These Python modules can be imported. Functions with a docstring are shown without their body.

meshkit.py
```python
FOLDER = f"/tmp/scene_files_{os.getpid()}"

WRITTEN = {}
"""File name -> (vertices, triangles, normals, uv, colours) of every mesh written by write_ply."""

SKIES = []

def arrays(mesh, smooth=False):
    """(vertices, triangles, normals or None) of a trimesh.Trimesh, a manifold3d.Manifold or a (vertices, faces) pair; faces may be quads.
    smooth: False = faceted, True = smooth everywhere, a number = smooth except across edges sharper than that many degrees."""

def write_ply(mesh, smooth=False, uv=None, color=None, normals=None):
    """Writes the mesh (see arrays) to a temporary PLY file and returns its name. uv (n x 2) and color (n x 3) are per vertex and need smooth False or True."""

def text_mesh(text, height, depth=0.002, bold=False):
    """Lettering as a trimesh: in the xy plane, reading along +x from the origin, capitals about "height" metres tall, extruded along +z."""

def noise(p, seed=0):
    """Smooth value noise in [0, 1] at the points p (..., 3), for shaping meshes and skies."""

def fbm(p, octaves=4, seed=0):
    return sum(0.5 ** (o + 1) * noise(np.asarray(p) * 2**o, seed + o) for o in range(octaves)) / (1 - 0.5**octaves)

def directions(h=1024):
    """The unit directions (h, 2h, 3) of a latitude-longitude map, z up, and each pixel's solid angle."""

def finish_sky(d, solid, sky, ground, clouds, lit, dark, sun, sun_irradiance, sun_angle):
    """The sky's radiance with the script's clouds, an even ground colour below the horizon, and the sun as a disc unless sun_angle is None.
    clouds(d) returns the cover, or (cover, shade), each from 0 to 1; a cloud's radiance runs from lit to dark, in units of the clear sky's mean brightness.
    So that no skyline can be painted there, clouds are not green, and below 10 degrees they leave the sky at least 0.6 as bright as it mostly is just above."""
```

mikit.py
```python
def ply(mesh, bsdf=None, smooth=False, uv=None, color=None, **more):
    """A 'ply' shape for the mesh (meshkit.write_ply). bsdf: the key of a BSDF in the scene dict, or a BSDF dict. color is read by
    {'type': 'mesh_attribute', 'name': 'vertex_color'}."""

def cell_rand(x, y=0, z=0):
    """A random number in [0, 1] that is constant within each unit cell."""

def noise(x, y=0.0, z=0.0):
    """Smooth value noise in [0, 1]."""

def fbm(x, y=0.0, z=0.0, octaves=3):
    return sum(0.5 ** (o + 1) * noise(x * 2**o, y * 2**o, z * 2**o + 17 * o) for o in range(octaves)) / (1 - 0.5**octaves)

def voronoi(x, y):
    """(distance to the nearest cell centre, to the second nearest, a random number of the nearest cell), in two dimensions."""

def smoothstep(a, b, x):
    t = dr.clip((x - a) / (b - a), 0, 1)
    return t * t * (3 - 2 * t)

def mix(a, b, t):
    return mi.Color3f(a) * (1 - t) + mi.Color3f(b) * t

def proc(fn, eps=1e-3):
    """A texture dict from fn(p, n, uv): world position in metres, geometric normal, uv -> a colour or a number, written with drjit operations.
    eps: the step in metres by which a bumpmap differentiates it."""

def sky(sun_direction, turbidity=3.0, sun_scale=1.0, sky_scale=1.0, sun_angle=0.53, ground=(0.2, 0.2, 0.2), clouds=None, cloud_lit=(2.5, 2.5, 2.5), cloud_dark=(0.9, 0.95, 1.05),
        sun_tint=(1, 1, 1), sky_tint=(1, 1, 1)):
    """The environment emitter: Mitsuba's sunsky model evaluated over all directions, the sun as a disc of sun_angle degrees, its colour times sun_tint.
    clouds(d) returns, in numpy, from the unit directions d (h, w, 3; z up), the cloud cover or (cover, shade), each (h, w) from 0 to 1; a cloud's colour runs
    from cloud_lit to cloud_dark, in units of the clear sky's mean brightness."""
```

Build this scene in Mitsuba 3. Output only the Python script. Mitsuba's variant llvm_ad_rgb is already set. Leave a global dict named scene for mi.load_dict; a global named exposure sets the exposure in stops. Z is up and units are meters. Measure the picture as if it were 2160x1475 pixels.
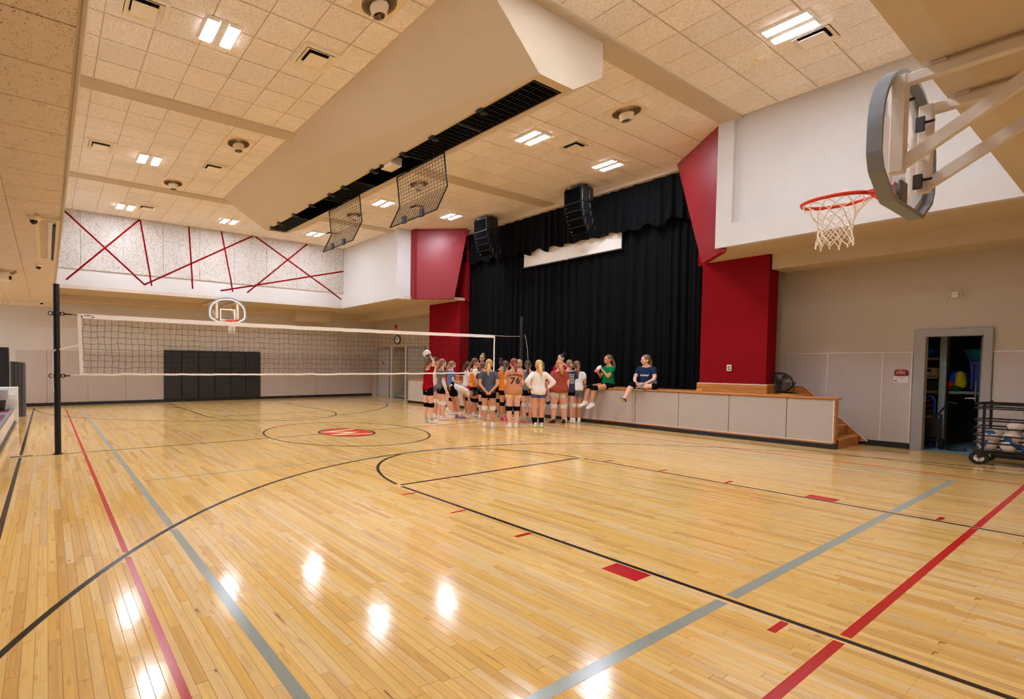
import math, random
import numpy as np, trimesh, shapely
import manifold3d as m3
import drjit as dr
import mitsuba as mi
import meshkit, mikit

scene, labels = {}, {}
# ------------------------------------------------------------------ camera, lamps' strength, exposure
exposure = 1.32
LAMP = 46.0
CAM = np.array([-5.425, -4.469, 1.430]); YAW, PIT, ROLL, FPX = 0.518, -0.031, 0.006, 1013.8
_f = np.array([math.sin(YAW)*math.cos(PIT), math.cos(YAW)*math.cos(PIT), math.sin(PIT)])
_r = np.array([math.cos(YAW), -math.sin(YAW), 0.0]); _u = np.cross(_r, _f)
_up = -_r*math.sin(ROLL) + _u*math.cos(ROLL)
scene['camera'] = {'type': 'perspective', 'fov': 2*math.degrees(math.atan(1080/FPX)), 'fov_axis': 'x', 'near_clip': 0.05, 'far_clip': 200.0,
    'principal_point_offset_x': -(676.4-1080)/2160, 'principal_point_offset_y': -(800.7-737.5)/1475,
    'to_world': mi.ScalarTransform4f().look_at(origin=CAM.tolist(), target=(CAM+_f).tolist(), up=_up.tolist())}

# ------------------------------------------------------------------ materials
def lin(c):
    c = np.asarray(c, float)/255.0
    return np.where(c <= 0.04045, c/12.92, ((c+0.055)/1.055)**2.4)
def L3(c): return mi.Color3f(*[float(x) for x in lin(c)])
VC = {'type': 'mesh_attribute', 'name': 'vertex_color'}
def two(b): return {'type': 'twosided', 'bsdf': b}
scene['matte'] = two({'type': 'diffuse', 'reflectance': VC})
scene['skin'] = two({'type': 'principled', 'base_color': VC, 'roughness': 0.5, 'specular': 0.35})
scene['satin'] = two({'type': 'principled', 'base_color': VC, 'roughness': 0.42, 'specular': 0.5})
scene['gloss'] = two({'type': 'principled', 'base_color': VC, 'roughness': 0.16, 'specular': 0.5})
scene['metal'] = two({'type': 'principled', 'base_color': VC, 'roughness': 0.32, 'metallic': 0.9})
scene['paint'] = {'type': 'principled', 'base_color': VC, 'roughness': 0.21, 'specular': 0.5}
scene['pane'] = {'type': 'thindielectric', 'int_ior': 1.5}
S_, X_ = mikit.smoothstep, mikit.mix
def _h(ix, iy):
    h = ix*374761393 + iy*668265263
    h = (h ^ (h >> 13))*1274126177
    return mi.Float((h ^ (h >> 16)) & 0xFFFF)*(1/65535.0)
def N_(x, y=0.0):
    """Smooth value noise of two coordinates."""
    x, y = mi.Float(x), mi.Float(y); fx, fy = dr.floor(x), dr.floor(y); tx, ty = x-fx, y-fy
    tx, ty = tx*tx*(3-2*tx), ty*ty*(3-2*ty)
    ix, iy = mi.UInt32(mi.Int32(fx)), mi.UInt32(mi.Int32(fy))
    return dr.lerp(dr.lerp(_h(ix, iy), _h(ix+1, iy), tx), dr.lerp(_h(ix, iy+1), _h(ix+1, iy+1), tx), ty)
def F_(x, y=0.0, octaves=2):
    return sum(0.5**(o+1)*N_(x*2**o+17*o, y*2**o+5*o) for o in range(octaves))/(1-0.5**octaves)

BW = 0.0572
def board_cell(x, y):
    i = dr.floor(x/BW); ln = 0.42 + 0.7*mikit.cell_rand(i, 3, 1); off = 7.0*mikit.cell_rand(i, 5, 2)
    j = dr.floor((y + 20 + off)/ln)
    return i, j, (x/BW - i), ((y + 20 + off)/ln - j)*ln, ln
def floor_col(p, n, uv):
    i, j, fx, fy, ln = board_cell(p.x, p.y)
    t = mikit.cell_rand(i, j, 7); t2 = dr.abs(dr.sin(t*913.7)); t3 = dr.abs(dr.sin(t*517.3+1))
    c = X_(L3((247, 209, 134)), L3((239, 192, 108)), t)
    c = X_(c, L3((212, 160, 88)), 0.55*S_(0.86, 1.0, t2))
    c = X_(c, L3((244, 216, 170)), 0.5*S_(0.8, 1.0, t3))
    g = F_(p.x*90 + t*50, p.y*2.2 + t2*30)
    c = c*(0.90 + 0.2*g)
    f1 = N_(p.x*30 + 40*t3, p.y*10 + 13*t)
    c = X_(c, L3((190, 138, 78)), 0.5*S_(0.68, 0.95, f1)*S_(0.3, 0.8, g))
    kn = S_(0.965, 0.995, f1)*S_(0.75, 0.9, t3)
    c = X_(c, L3((96, 60, 30)), 0.7*kn)
    seam = S_(0.030, 0.0, dr.minimum(fx, 1-fx)) + S_(0.0016, 0.0, dr.minimum(fy, ln-fy))
    return X_(c, L3((120, 84, 48)), 0.34*dr.clip(seam, 0, 1))
scene['maple'] = {'type': 'roughplastic', 'diffuse_reflectance': mikit.proc(floor_col), 'alpha': 0.018, 'int_ior': 1.5, 'nonlinear': False}
def tile_col(p, n, uv):
    a = N_(p.x*55, p.y*55); b = S_(0.60, 0.75, N_(p.x*120+7, p.y*120))
    tn = mikit.cell_rand(dr.floor(p.x/0.622+0.605), dr.floor(p.y/0.515), 3)
    c = X_(L3((250, 242, 232)), L3((240, 230, 216)), a)*(0.93 + 0.09*tn)
    return X_(c, L3((176, 158, 134)), 0.42*b)
scene['tile'] = {'type': 'diffuse', 'reflectance': mikit.proc(tile_col)}
def low_col(p, n, uv):
    b = S_(0.77, 0.84, N_(p.x*170, p.y*130))*S_(0.3, 0.6, N_(p.x*25+9, p.y*25))
    return X_(L3((236, 224, 208)), L3((120, 92, 62)), 0.75*b)
scene['low_tile'] = {'type': 'diffuse', 'reflectance': mikit.proc(low_col)}
def acoustic_col(p, n, uv): return X_(L3((200, 194, 188)), L3((172, 164, 155)), S_(0.5, 0.72, F_(p.x*38, p.z*38)))
scene['acoustic'] = {'type': 'diffuse', 'reflectance': mikit.proc(acoustic_col)}
def wains_col(p, n, uv): return X_(L3((189, 179, 173)), L3((186, 176, 170)), N_((p.x+p.y)*110, p.z*0.6))
scene['wainscot'] = {'type': 'diffuse', 'reflectance': mikit.proc(wains_col)}
def oak_col(p, n, uv):
    g = F_(p.x*14 + p.y*1.6, p.z*34 + p.x*9)
    r = S_(0.45, 0.8, dr.abs(dr.sin(40*N_(p.x*2.0+p.y*0.7, p.z*7.0))))
    return X_(L3((200, 134, 68)), L3((154, 92, 38)), dr.clip(0.6*g + 0.35*r - 0.1, 0, 1))
scene['oak'] = {'type': 'principled', 'base_color': mikit.proc(oak_col), 'roughness': 0.35, 'specular': 0.5}
def carpet_col(p, n, uv):
    a = F_(p.x*3.2, p.y*2.2); f = N_(p.x*120, p.y*120)
    c = X_(L3((150, 150, 156)), L3((150, 36, 44)), S_(0.48, 0.54, a))
    return X_(c, L3((96, 98, 106)), S_(0.58, 0.62, N_(p.x*4+9, p.y*5)))*(0.75 + 0.5*f)
scene['carpet'] = {'type': 'diffuse', 'reflectance': mikit.proc(carpet_col)}
def dye_col(p, n, uv):
    s = dr.sin((p.x+p.y)*46 + 5*N_(p.x*9, p.z*9)); b = N_(p.x*11+p.y*6, p.z*9)
    return X_(X_(L3((228, 226, 214)), L3((120, 138, 118)), 0.8*S_(0.35, 0.95, s)), L3((206, 190, 140)), 0.5*S_(0.5, 0.7, b))
scene['tie_dye'] = two({'type': 'diffuse', 'reflectance': mikit.proc(dye_col)})

# ------------------------------------------------------------------ helpers
def T(x=0, y=0, z=0): return np.array([x, y, z], float)
def cat(ms): return ms[0] if len(ms) == 1 else trimesh.util.concatenate(ms)
def tm(m):
    if isinstance(m, m3.Manifold):
        k = m.to_mesh(); return trimesh.Trimesh(np.array(k.vert_properties[:, :3], float), np.array(k.tri_verts, int), process=False)
    return m
def box(x0, x1, y0, y1, z0, z1):
    m = trimesh.creation.box(extents=(x1-x0, y1-y0, z1-z0)); m.apply_translation(((x0+x1)/2, (y0+y1)/2, (z0+z1)/2)); return m
def bev(x0, x1, y0, y1, z0, z1, b=0.006):
    """A box with chamfered edges."""
    b = min(b, (x1-x0)/2.2, (y1-y0)/2.2, (z1-z0)/2.2)
    pts = [(x, y, z) for x in (x0+b, x1-b) for y in (y0+b, y1-b) for z in (z0, z1)] + [(x, y, z) for x in (x0, x1) for y in (y0+b, y1-b) for z in (z0+b, z1-b)] + \
          [(x, y, z) for x in (x0+b, x1-b) for y in (y0, y1) for z in (z0+b, z1-b)]
    return tm(m3.Manifold.hull_points(np.array(pts, np.float32)))
def bar(a, b, w, h=None, up=(0, 0, 1)):
    """A rectangular bar from a to b, w wide and h high."""
    a, b = np.array(a, float), np.array(b, float); h = h or w; d = b-a; n = np.linalg.norm(d); d /= n
    up = np.array(up, float)
    if abs(d@up) > 0.98: up = np.array([1.0, 0, 0])
    s = np.cross(d, up); s /= np.linalg.norm(s); t = np.cross(s, d)
    m = trimesh.creation.box(extents=(w, h, n)); M = np.eye(4); M[:3, 0], M[:3, 1], M[:3, 2], M[:3, 3] = s, t, d, (a+b)/2
    m.apply_transform(M); return m
def rod(a, b, r, n=8): return trimesh.creation.cylinder(radius=r, segment=[a, b], sections=n)
def tube(pts, r, n=6, closed=False):
    p = np.asarray(pts, float)
    if closed: p = np.vstack([p, p[:1]])
    r = np.broadcast_to(np.asarray(r, float), (len(p),))
    t = np.gradient(p, axis=0)
    if closed: t[0] = t[-1] = p[1]-p[-2]
    t /= np.linalg.norm(t, axis=1, keepdims=True)+1e-12
    ref = np.array([0, 0, 1.0]) if np.abs(t[:, 2]).mean() < 0.8 else np.array([1.0, 0, 0])
    a = np.cross(t, ref); a /= np.linalg.norm(a, axis=1, keepdims=True)+1e-12; b = np.cross(t, a)
    ang = np.arange(n)*2*np.pi/n
    v = (p[:, None]+r[:, None, None]*(np.cos(ang)[None, :, None]*a[:, None]+np.sin(ang)[None, :, None]*b[:, None])).reshape(-1, 3)
    i, j = np.meshgrid(np.arange(len(p)-1), np.arange(n), indexing='ij')
    q = np.stack([i*n+j, i*n+(j+1) % n, (i+1)*n+(j+1) % n, (i+1)*n+j], -1).reshape(-1, 4)
    f = np.vstack([q[:, [0, 2, 1]], q[:, [0, 3, 2]]])
    if not closed:
        c0, c1 = len(v), len(v)+1; v = np.vstack([v, p[:1], p[-1:]]); k = np.arange(n); e = (len(p)-1)*n
        f = np.vstack([f, np.stack([k*0+c0, k, (k+1) % n], 1), np.stack([k*0+c1, e+(k+1) % n, e+k], 1)])
    return trimesh.Trimesh(v, f, process=False)
def prism(poly, z0, z1):
    m = trimesh.creation.extrude_polygon(poly if hasattr(poly, 'exterior') else shapely.Polygon(poly), z1-z0, engine='earcut'); m.apply_translation((0, 0, z0)); return m
def remap(m, ax):
    """Local (x, y, z) placed along the three world axes given as columns."""
    M = np.eye(4); M[:3, :3] = np.array(ax, float).T; m = m.copy(); m.apply_transform(M)
    if np.linalg.det(M[:3, :3]) < 0: m.invert()
    return m
def lathe(prof, n=24):
    return trimesh.creation.revolve(np.array(prof, float), sections=n)
def moved(m, *t): m = m.copy(); m.apply_translation(t); return m
def rotz(m, a, c=(0, 0, 0)): m = m.copy(); m.apply_transform(trimesh.transformations.rotation_matrix(a, (0, 0, 1), c)); return m
def rot(m, a, ax, c=(0, 0, 0)): m = m.copy(); m.apply_transform(trimesh.transformations.rotation_matrix(a, ax, c)); return m

used = {}
def key(name, parent=None):
    k = (parent + '__' if parent else '') + name
    n = used.get(k, 0); used[k] = n+1
    return k if n == 0 else '%s_%03d' % (k, n)
def split(m, ang):
    return trimesh.graph.smooth_shade(m, angle=np.radians(ang), facet_minarea=None) if ang not in (False, True) else m
def shape(m, col=None, mat='matte', smooth=False, **kw):
    mat = 'matte' if mat == 'cloth' else mat
    m = tm(m)
    if mat in ('matte', 'cloth', 'skin', 'satin', 'gloss', 'metal', 'paint'):
        if smooth not in (False, True): m, smooth = split(m, smooth), True
        c = np.tile(lin(col), (len(m.vertices), 1))
        return mikit.ply(m, mat, smooth=smooth, color=c, **kw)
    return mikit.ply(m, mat, smooth=smooth, **kw)
def part(parent, name, m, col=None, mat='matte', smooth=False, label=None, kind=None, **kw):
    k = key(name, parent); scene[k] = shape(m, col, mat, smooth, **kw)
    if label or kind:
        labels[k] = {}
        if label: labels[k]['label'] = label
        if kind: labels[k]['kind'] = kind
    return k
def thing(name, label, category, group=None):
    k = key(name); labels[k] = {'label': label, 'category': category}
    if group: labels[k]['group'] = group
    return k
def solo(name, label, category, m, col=None, mat='matte', smooth=False, group=None):
    k = thing(name, label, category, group); scene[k] = shape(m, col, mat, smooth); return k
def struct(name, m, col=None, mat='matte', smooth=False, label=None):
    k = key(name); scene[k] = shape(m, col, mat, smooth); labels[k] = {'kind': 'structure'}
    if label: labels[k]['label'] = label
    return k
WHITE = (208, 205, 203); CREAM = (214, 202, 184); SOFFIT = (200, 184, 160); BLACK = (16, 17, 19); RED = (132, 22, 30); PWHITE = (235, 234, 230)
# ------------------------------------------------------------------ the setting
ZC, ZS, ZL = 6.0, 3.65, 3.45
XL, XR, XW = -5.2, 5.55, 7.8
YN, YF, YW, YB = -3.52, 11.7, 13.9, -5.6
XLL = -10.0
# floor: slab, planks
def cr(x, y=0, z=0):
    x, y, z = ((np.floor(np.asarray(v, float)).astype(np.int64)+1000000) & 0xFFFFFFFF for v in (x, y, z))
    h = (x*374761393 + y*668265263 + z*2147483647) & 0xFFFFFFFF
    h = ((h ^ (h >> 13))*1274126177) & 0xFFFFFFFF
    return ((h ^ (h >> 16)) & 0xFFFFFF)/16777215.0
YP = 2.6   # planks are built up to here; beyond they are too small to tell apart
fl = struct('floor', cat([box(XLL, XW, YB, -3.95, -0.2, -0.0005), box(XLL, XW, YP, YW, -0.2, -0.0005), box(XLL, -5.95, -3.95, YP, -0.2, -0.0005), box(6.75, XW, -3.95, YP, -0.2, -0.0005), box(-5.95, 6.75, -3.95, YP, -0.2, -0.006)]), mat='maple', label='glossy maple gym floor with painted court lines')
boards = []
rngf = np.random.default_rng(11)
for i in range(int(-5.95//BW)+1, int(6.75//BW)):
    ln = 0.42 + 0.7*float(cr(i, 3, 1)); off = 7.0*float(cr(i, 5, 2))
    j = math.floor((-3.95 + 20 + off)/ln)
    while True:
        y0, y1 = j*ln - 20 - off, (j+1)*ln - 20 - off
        if y0 > YP: break
        y0, y1 = max(y0, -3.95), min(y1, YP); j += 1
        # keep to what the camera can see
        x0, x1 = i*BW, (i+1)*BW
        dx, dy = (x0+x1)/2-CAM[0], y1-CAM[1]
        if dx/(abs(dy)+1e-6) > 14 or (dx < -0.7) or y1-y0 < 0.03: continue
        boards.append((dx*dx+dy*dy, x0, x1, y0, y1))
boards.sort()
def board(x0, x1, y0, y1):
    e, b = 0.0003, 0.0010
    za, zb, zc_ = rngf.normal(0, 0.00009, 3)
    x0, x1, y0, y1 = x0+e, x1-e, y0+e, y1-e
    v = np.array([[x0, y0, -.006], [x1, y0, -.006], [x1, y1, -.006], [x0, y1, -.006],
                  [x0+b, y0+b, za-zc_], [x1-b, y0+b, zb-zc_], [x1-b, y1-b, zb+zc_], [x0+b, y1-b, za+zc_],
                  [x0, y0, -.0009], [x1, y0, -.0009], [x1, y1, -.0009], [x0, y1, -.0009]])
    f = [[4, 5, 6], [4, 6, 7]]
    for a in range(4):
        c = (a+1) % 4
        f += [[8+a, 8+c, 4+c], [8+a, 4+c, 4+a], [a, c, 8+c], [a, 8+c, 8+a]]
    return trimesh.Trimesh(v, f, process=False)
for d, *q in boards[:290]: part(fl, 'plank', board(*q), mat='maple')
rest = [board(*q) for d, *q in boards[290:]]
part(fl, 'planks', cat(rest), mat='maple', kind='stuff', label='maple floor boards farther from the camera')

# painted court lines
zl0, zl1 = -0.0002, 0.0009
def lstrip(name, x0, x1, y0, y1, col, label): part(fl, name, box(x0, x1, y0, y1, zl0, zl1), col, 'paint', label=label)
def lring(name, c, r, w, a0, a1, col, label, z=zl1, n=120):
    t = np.linspace(a0, a1, n)
    o = np.c_[c[0]+(r+w/2)*np.cos(t), c[1]+(r+w/2)*np.sin(t)]; i_ = np.c_[c[0]+(r-w/2)*np.cos(t[::-1]), c[1]+(r-w/2)*np.sin(t[::-1])]
    part(fl, name, prism(shapely.Polygon(np.vstack([o, i_])).buffer(0), zl0, z), col, 'paint', label=label)
LB, LR, LG = (24, 22, 26), (186, 24, 28), (150, 158, 148)
PI = math.pi; W5 = 0.042
def gaps(y0, y1, cuts, g=0.05):
    out, y = [], y0
    for c in sorted(cuts): out.append((y, c-g)); y = c+g
    return [q for q in out+[(y, y1)] if q[1] > q[0]]
lstrip('sideline', -5.81, -5.765, -4.0, 4.0, LB, 'black sideline by the carpeted riser'); lstrip('sideline', -5.81, -5.765, 4.25, 13.1, LB, 'black sideline by the carpeted riser')
lstrip('sideline', 5.93, 5.97, -4.4, 13.1, LB, 'black sideline along the stage')
for x, a in ((-1.803, -4.4), (1.803, -4.4)):
    lstrip('lane_line', x-W5/2, x+W5/2, a, -0.06, LB, 'black lane line of the near key')
lstrip('free_throw_line', -1.77, 1.77, -W5/2, W5/2, LB, 'black free throw line of the near key')
lring('free_throw_circle', (0, -0.181), 1.803, W5, 0.13, PI-0.13, LB, 'black free throw semicircle of the near key')
lring('three_point_arc', (0.03, -4.916), 6.522, W5, 0.16, PI-0.16, LB, 'black three point arc of the near half')
lring('center_circle', (0.06, 4.066), 1.733, W5, 0, 2*PI, LB, 'black centre circle')
lstrip('center_line', -5.6, -1.70, 4.05, 4.085, LB, 'black half court line'); lstrip('center_line', -1.60, -0.55, 4.05, 4.085, LB, 'black half court line'); lstrip('center_line', 0.68, 5.9, 4.05, 4.085, LB, 'black half court line')
for x in (-1.66, 2.16): lstrip('lane_line', x-W5/2, x+W5/2, 8.22, 13.2, LB, 'black lane line of the far key')
lstrip('free_throw_line', -1.66, 2.16, 8.21, 8.25, LB, 'black free throw line of the far key')
lring('free_throw_circle', (0.25, 8.4), 1.9, W5, PI+0.05, 2*PI-0.05, LB, 'black free throw semicircle of the far key')
lring('three_point_arc', (0.35, 13.05), 6.12, W5, PI+0.0, 2*PI-0.0, LB, 'black three point arc of the far half')
def with_gaps(name, x, w, y0, y1, cuts, col, label):
    for a, b in gaps(y0, y1, cuts): lstrip(name, x-w/2, x+w/2, a, b, col, label)
with_gaps('volleyball_line', -4.92, 0.042, -3.69, 12.2, (-0.67, 4.066), LR, 'red outer court line on the left')
with_gaps('volleyball_line', 5.02, 0.042, -3.69, 12.2, (4.066,), LR, 'red outer court line by the stage')
for a, b in ((-4.94, -1.85), (-1.75, 1.76), (1.85, 5.04)): lstrip('volleyball_line', a, b, -3.693, -3.651, LR, 'red outer court line at the near end')
with_gaps('volleyball_line', -4.49, 0.066, -3.2, 11.9, (-0.22, 4.066), LG, 'grey volleyball sideline on the left')
with_gaps('volleyball_line', 4.55, 0.05, -3.2, 11.9, (4.066,), LG, 'grey volleyball sideline by the stage')
for a, b in ((-4.52, -1.86), (-1.74, 1.75), (1.86, 4.57)): lstrip('volleyball_line', a, b, -3.205, -3.147, LG, 'grey volleyball end line at the near end')
part(fl, 'attack_line', prism([(-4.4, 1.635), (4.5, 1.485), (4.5, 1.515), (-4.4, 1.665)], zl0, zl1), LG, 'paint', label='thin grey attack line of the near half')
lstrip('attack_line', -4.4, 4.5, 6.65, 6.68, LG, 'thin grey attack line of the far half')
for s in (-1, 1):
    xs = sorted((s*1.84, s*2.035))
    for y0, y1 in ((-2.77, -2.54), (-3.475, -3.44), (-1.845, -1.808), (-1.105, -1.075), (-0.365, -0.335)):
        lstrip('lane_mark', xs[0], xs[1], y0, y1, LR, 'red lane mark beside the near key')
    xf = sorted((0.25+s*1.95, 0.25+s*2.15)); lstrip('lane_mark', xf[0], xf[1], 11.3, 11.5, LR, 'red lane mark beside the far key')
lring('logo_ring', (0.07, 4.05), 0.585, 0.05, 0, 2*PI, LB, 'black ring around the floor emblem')
th = np.linspace(0, 2*PI, 64)
part(fl, 'logo_field', prism(np.c_[0.07+0.545*np.cos(th), 4.05+0.545*np.sin(th)], zl0, zl1), (205, 44, 36), 'paint', label='round red emblem with a cream letter W')
wp = np.array([(0.51, 4.41), (-0.30, 4.28), (0.24, 4.0), (-0.33, 3.87), (0.54, 3.61)])
part(fl, 'logo_letter', prism(shapely.LineString(wp).buffer(0.042, join_style=2, cap_style=2).intersection(shapely.Point(0.07, 4.05).buffer(0.54)), zl0, zl1+0.0005), (244, 226, 176), 'paint', label='cream letter W')
for q in ((-5.92, -5.80, 4.08, 4.16), (-5.80, -5.62, 4.08, 4.15)):
    part(fl, 'cover_plate', bev(*q, 0, 0.004, 0.002), (120, 118, 112), 'metal', label='taped metal cover plate on the sideline')

# ceilings
c = struct('ceiling', cat([box(XL, XR+2.3, YN-2.1, 8.5+3.3, ZC, ZC+0.05)]), CREAM, label='high ceiling of square acoustic tiles between flat beams')
gx = -4.73 - 0.622; tiles = []
bays = [(YN, -0.56), (-0.22, 4.12), (4.46, 8.5), (8.82, YF)]
for bi, (y0, y1) in enumerate(bays):
    n = max(1, round((y1-y0)/0.515)); dy = (y1-y0)/n
    for k in range(n):
        a, b = y0+k*dy, y0+(k+1)*dy
        x1max = XR if bi in (0,) else (4.85 if bi == 3 else 7.0)
        i = 0
        while True:
            xa, xb = gx+0.622*i, gx+0.622*(i+1); i += 1
            if xa > x1max-0.05: break
            xa, xb = max(xa, XL), min(xb, x1max)
            if bi in (1, 2):
                if xa < -1.15 < xb: xb = -1.15
                elif xa > -1.16 and xb < 1.39: continue
                elif xa < 1.39 < xb: xa = 1.39
            if xb-xa < 0.04: continue
            tiles.append(((xa-CAM[0])**2+((a+b)/2-CAM[1])**2, xa+0.006, xb-0.006, a+0.006, b-0.006))
tiles.sort()
mk = lambda q: bev(*q, ZC-0.014, ZC-0.001, 0.007)
for d, *q in tiles[:300]: part(c, 'tile', mk(q), mat='tile')
if len(tiles) > 300: part(c, 'tiles', cat([mk(q) for d, *q in tiles[300:]]), mat='tile', kind='stuff', label='acoustic ceiling tiles farther from the camera')
grid = []
for y0, y1 in bays:
    grid += [box(XL, 7.0 if y0 > -1 and y1 < 9 else XR, y-0.012, y+0.012, ZC-0.018, ZC) for y in (y0, y1)]
part(c, 'grid_trim', cat(grid), (236, 226, 210))
for a, b in ((-0.56, -0.22), (4.12, 4.46), (8.5, 8.82)):
    part(c, 'beam', bev(XL, 7.0, a+0.012, b-0.012, ZC-0.05, ZC, 0.004), SOFFIT, label='flat painted ceiling beam')
# low ceiling on the left
lc = struct('ceiling', box(XLL, XL-0.05, YB, YW, ZL, ZL+0.04), CREAM, label='low tiled ceiling along the left side')
lt = []
for i in range(6):
    xb = -5.24-0.62*i if i else -5.24; xa = -5.84-0.64*(i) if i else -5.84
    xa, xb = (-5.84-0.64*i, -5.84-0.64*(i-1)) if i else (-5.84, -5.24)
    for k in range(37):
        ya = -4.9+0.531*k
        if xa < -5.2 and i == 0 and 3.3 < ya+0.26 < 6.4: lt.append((ya, xa+0.006, -5.56, ya+0.006, min(ya+0.525, YW))); continue
        lt.append((ya+i*2, xa+0.006, xb-0.006, ya+0.006, min(ya+0.525, YW-0.01)))
for d, *q in lt: part(lc, 'tile', bev(*q, ZL-0.012, ZL-0.001, 0.004), mat='low_tile')
part(lc, 'edge_trim', cat([bev(-5.235, XL, YB, YW, ZL-0.03, ZL+0.02, 0.008), box(-5.25, -5.235, YB, YW, ZL-0.016, ZL)]), (214, 204, 188))
struct('wall_bulkhead', box(XL-0.05, XL, YB, YW, ZL+0.02, ZC+0.05), WHITE, label='bulkhead above the edge of the low ceiling')
# far end
struct('wall_far', box(XLL, XW+0.9, YW, YW+0.15, -0.2, ZS+0.1), (204, 198, 190), label='far wall under the soffit')
struct('wall_far_upper', box(XL-0.02, 4.78, YF, YF+0.2, ZS, ZC), WHITE, label='upper far wall with white band and acoustic panels')
struct('ceiling_soffit', box(XL, XW, YF, YW, ZS, ZS+0.1), SOFFIT, label='soffit at the far end')
struct('trim_far', cat([box(XL, XW, 13.15, YW, ZS-0.18, ZS), bev(3.35, 5.0, 13.0, 13.4, ZS-0.42, ZS-0.0, 0.004)]), SOFFIT, label='bulkhead under the far soffit')
# near end
struct('ceiling_soffit', box(XL, XW, YB, YN, ZS, ZS+0.1), SOFFIT, label='soffit over the near end of the court')
struct('wall_near_upper', box(XL, XR+0.1, YN-0.15, YN, ZS, ZC), WHITE, label='upper near wall')
struct('wall_near', box(XLL, XW, YB-0.15, YB, -0.2, ZC), WHITE, label='near wall behind the camera')
struct('wall_left', box(XLL-0.15, XLL, YB, YW, -0.2, ZC), WHITE, label='left wall')
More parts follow.
